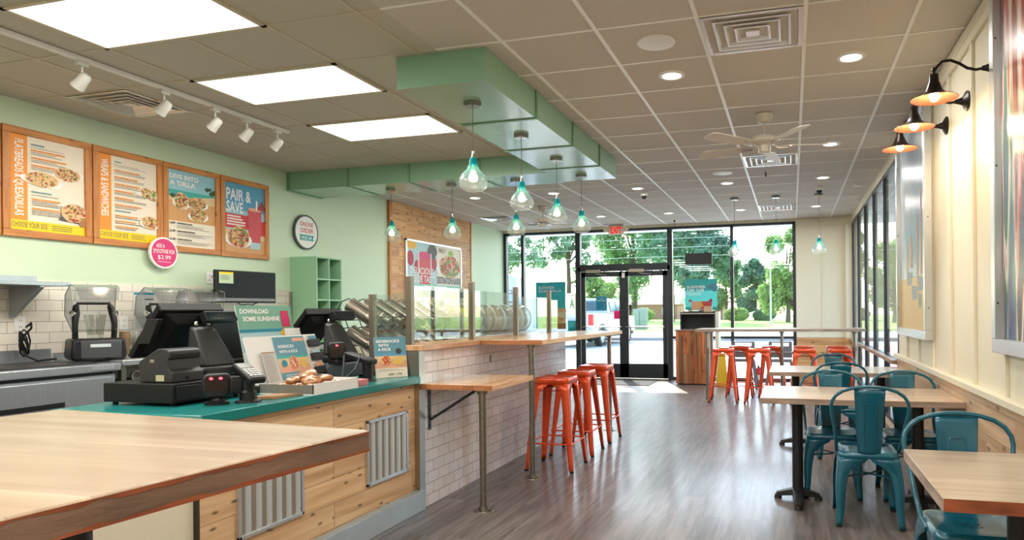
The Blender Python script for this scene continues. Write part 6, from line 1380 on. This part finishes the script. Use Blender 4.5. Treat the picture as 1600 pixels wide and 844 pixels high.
# pickup truck
def wheel(par, x, y, r=.40, w=.26):
    s = 1 if x > 0 else -1
    m = MB(rubber); m.lathe([(r * .62, -w / 2), (r * .95, -w / 2), (r, -w / 2 + .04), (r, w / 2 - .04), (r * .95, w / 2), (r * .62, w / 2)], (x, y, r), 28, ax=(1, 0, 0)); o = m.build('wheel', par, w=False)
    m = MB(steel2); m.lathe([(0, .02), (r * .2, .03), (r * .55, .0), (r * .62, .03)], (x + s * w * .4, y, r), 24, ax=(s, 0, 0)); m.build('rim', o, w=False)
tw = mat('truck_silver_white', C(176, 180, 186), .25, .2, coat=.6); dg = mat('vehicle_glass', C(70, 84, 92), .08)
t = thing('pickup_truck', 'silver-white crew cab pickup truck parked outside, seen from behind through the left door', 'truck', (-8.35, 24.9, GZ), -.06)
m = MB(tw)   # local: rear at y=0, front at y=5.8, half width .98
m.box(-.98, .98, 0.0, .06, .62, 1.32)
m.box(-.98, -.88, .06, 1.95, .62, 1.32); m.box(.88, .98, .06, 1.95, .62, 1.32); m.box(-.88, .88, .06, 1.95, .72, .78)
m.hexa([(-.98, 1.95, .5), (.98, 1.95, .5), (.98, 5.8, .5), (-.98, 5.8, .5)], [(-.98, 1.95, 1.3), (.98, 1.95, 1.3), (.96, 5.7, 1.18), (-.96, 5.7, 1.18)]); m.build('body', t, w=False, bevel=.04)
m = MB(tw); m.hexa([(-.96, 1.97, 1.3), (.96, 1.97, 1.3), (.96, 4.6, 1.3), (-.96, 4.6, 1.3)], [(-.80, 2.15, 1.93), (.80, 2.15, 1.93), (.80, 3.7, 1.93), (-.80, 3.7, 1.93)]); m.build('cab', t, w=False, bevel=.05)
m = MB(dg); m.add([(-.78, 2.005, 1.38), (.78, 2.005, 1.38), (.70, 2.11, 1.82), (-.70, 2.11, 1.82)], [(0, 1, 2, 3)])
for s in (-1, 1): m.add([(s * .955, 2.3, 1.36), (s * .955, 3.05, 1.36), (s * .85, 3.05, 1.8), (s * .85, 2.35, 1.8)], [(0, 1, 2, 3)]); m.add([(s * .955, 3.13, 1.36), (s * .955, 4.25, 1.36), (s * .85, 3.65, 1.8), (s * .85, 3.13, 1.8)], [(0, 1, 2, 3)])
m.build('side_glass', t, w=False, smooth=0, solid=.02)
for s in (-1, 1): MB(mat('tail_light_red', C(220, 40, 40), .2, emit=.1, ecol=C(230, 40, 40))).box(min(s * .80, s * 1.0), max(s * .80, s * 1.0), -.02, .1, .86, 1.28).build('tail_light', t, w=False, bevel=.02)
MB(chrome).box(-.98, .98, -.14, .0, .42, .60).build('rear_bumper', t, w=False, bevel=.02)
m = MB(black2).box(-.95, .95, .1, 5.6, .35, .5); m.build('underbody', t, w=False)
m = MB(mat('tailgate_grey', C(150, 154, 158), .4)); m.box(-.5, .5, -.012, 0, .98, 1.14); m.build('tailgate_lettering_panel', t, w=False)
for s in (-1, 1):
    for y in (1.15, 4.75): wheel(t, s * .86, y)
    m = MB(black2); m.lathe([(.47, 0), (.50, 0), (.50, .02), (.47, .02)], (s * .975, 1.15, .40), 24, ax=(s, 0, 0)); m.build('wheel_arch', t, w=False); m = MB(tw); m.box(min(s * 1.0, s * 1.18), max(s * 1.0, s * 1.18), 4.05, 4.15, 1.3, 1.5); m.build('mirror', t, w=False, bevel=.02)
# white van
vw = mat('van_white', C(176, 186, 204), .3, coat=.5)
t = thing('white_van', 'white work van with dark lettering parked outside at the far left', 'van', (-11.0, 20.5, GZ))
m = MB(vw); m.prism([(-2.9, .40), (-3.0, .7), (-2.95, 1.15), (-2.1, 1.5), (-1.5, 2.45), (-1.2, 2.58), (2.45, 2.58), (2.68, 2.46), (2.80, 1.9), (3.1, 1.1), (3.15, .5), (3.05, .35), (-2.8, .35)], (0, -.95, 0), (1, 0, 0), (0, 0, 1), (0, 1.9, 0)); m.build('body', t, w=False, bevel=.05)
for y in (-.85, .85):
    for x in (-2.1, 2.0):
        m = MB(rubber); m.lathe([(.2, -.12), (.36, -.12), (.36, .12), (.2, .12)], (x, y, .36), 24, ax=(0, 1, 0)); o = m.build('wheel', t, w=False); MB(steel2).lathe([(0, .0), (.21, .0)], (x, y + math.copysign(.11, y), .36), 20, ax=(0, 1, 0)).build('rim', o, w=False)
m = MB(dg); m.add([(-1.9, -.955, 1.5), (-.9, -.955, 1.5), (-.9, -.955, 2.2), (-1.4, -.955, 2.2)], [(0, 1, 2, 3)]); m.build('side_glass', t, w=False, smooth=0, solid=.01)
f = Flat((1.96, -.957, 1.0), (1, 0, 0), (0, 0, 1), .7, 1.45, vw, .001); f.mb = MB(); f.text('Electrical', .0, .66, .98, .13, P['ink'], .0); f.lines(.2, .46, .95, .51, 1, P['ink'], th=.7); f.lines(.1, .2, .95, .27, 1, P['ink'], th=.7); f.mb.build('lettering', t, w=False, smooth=0)
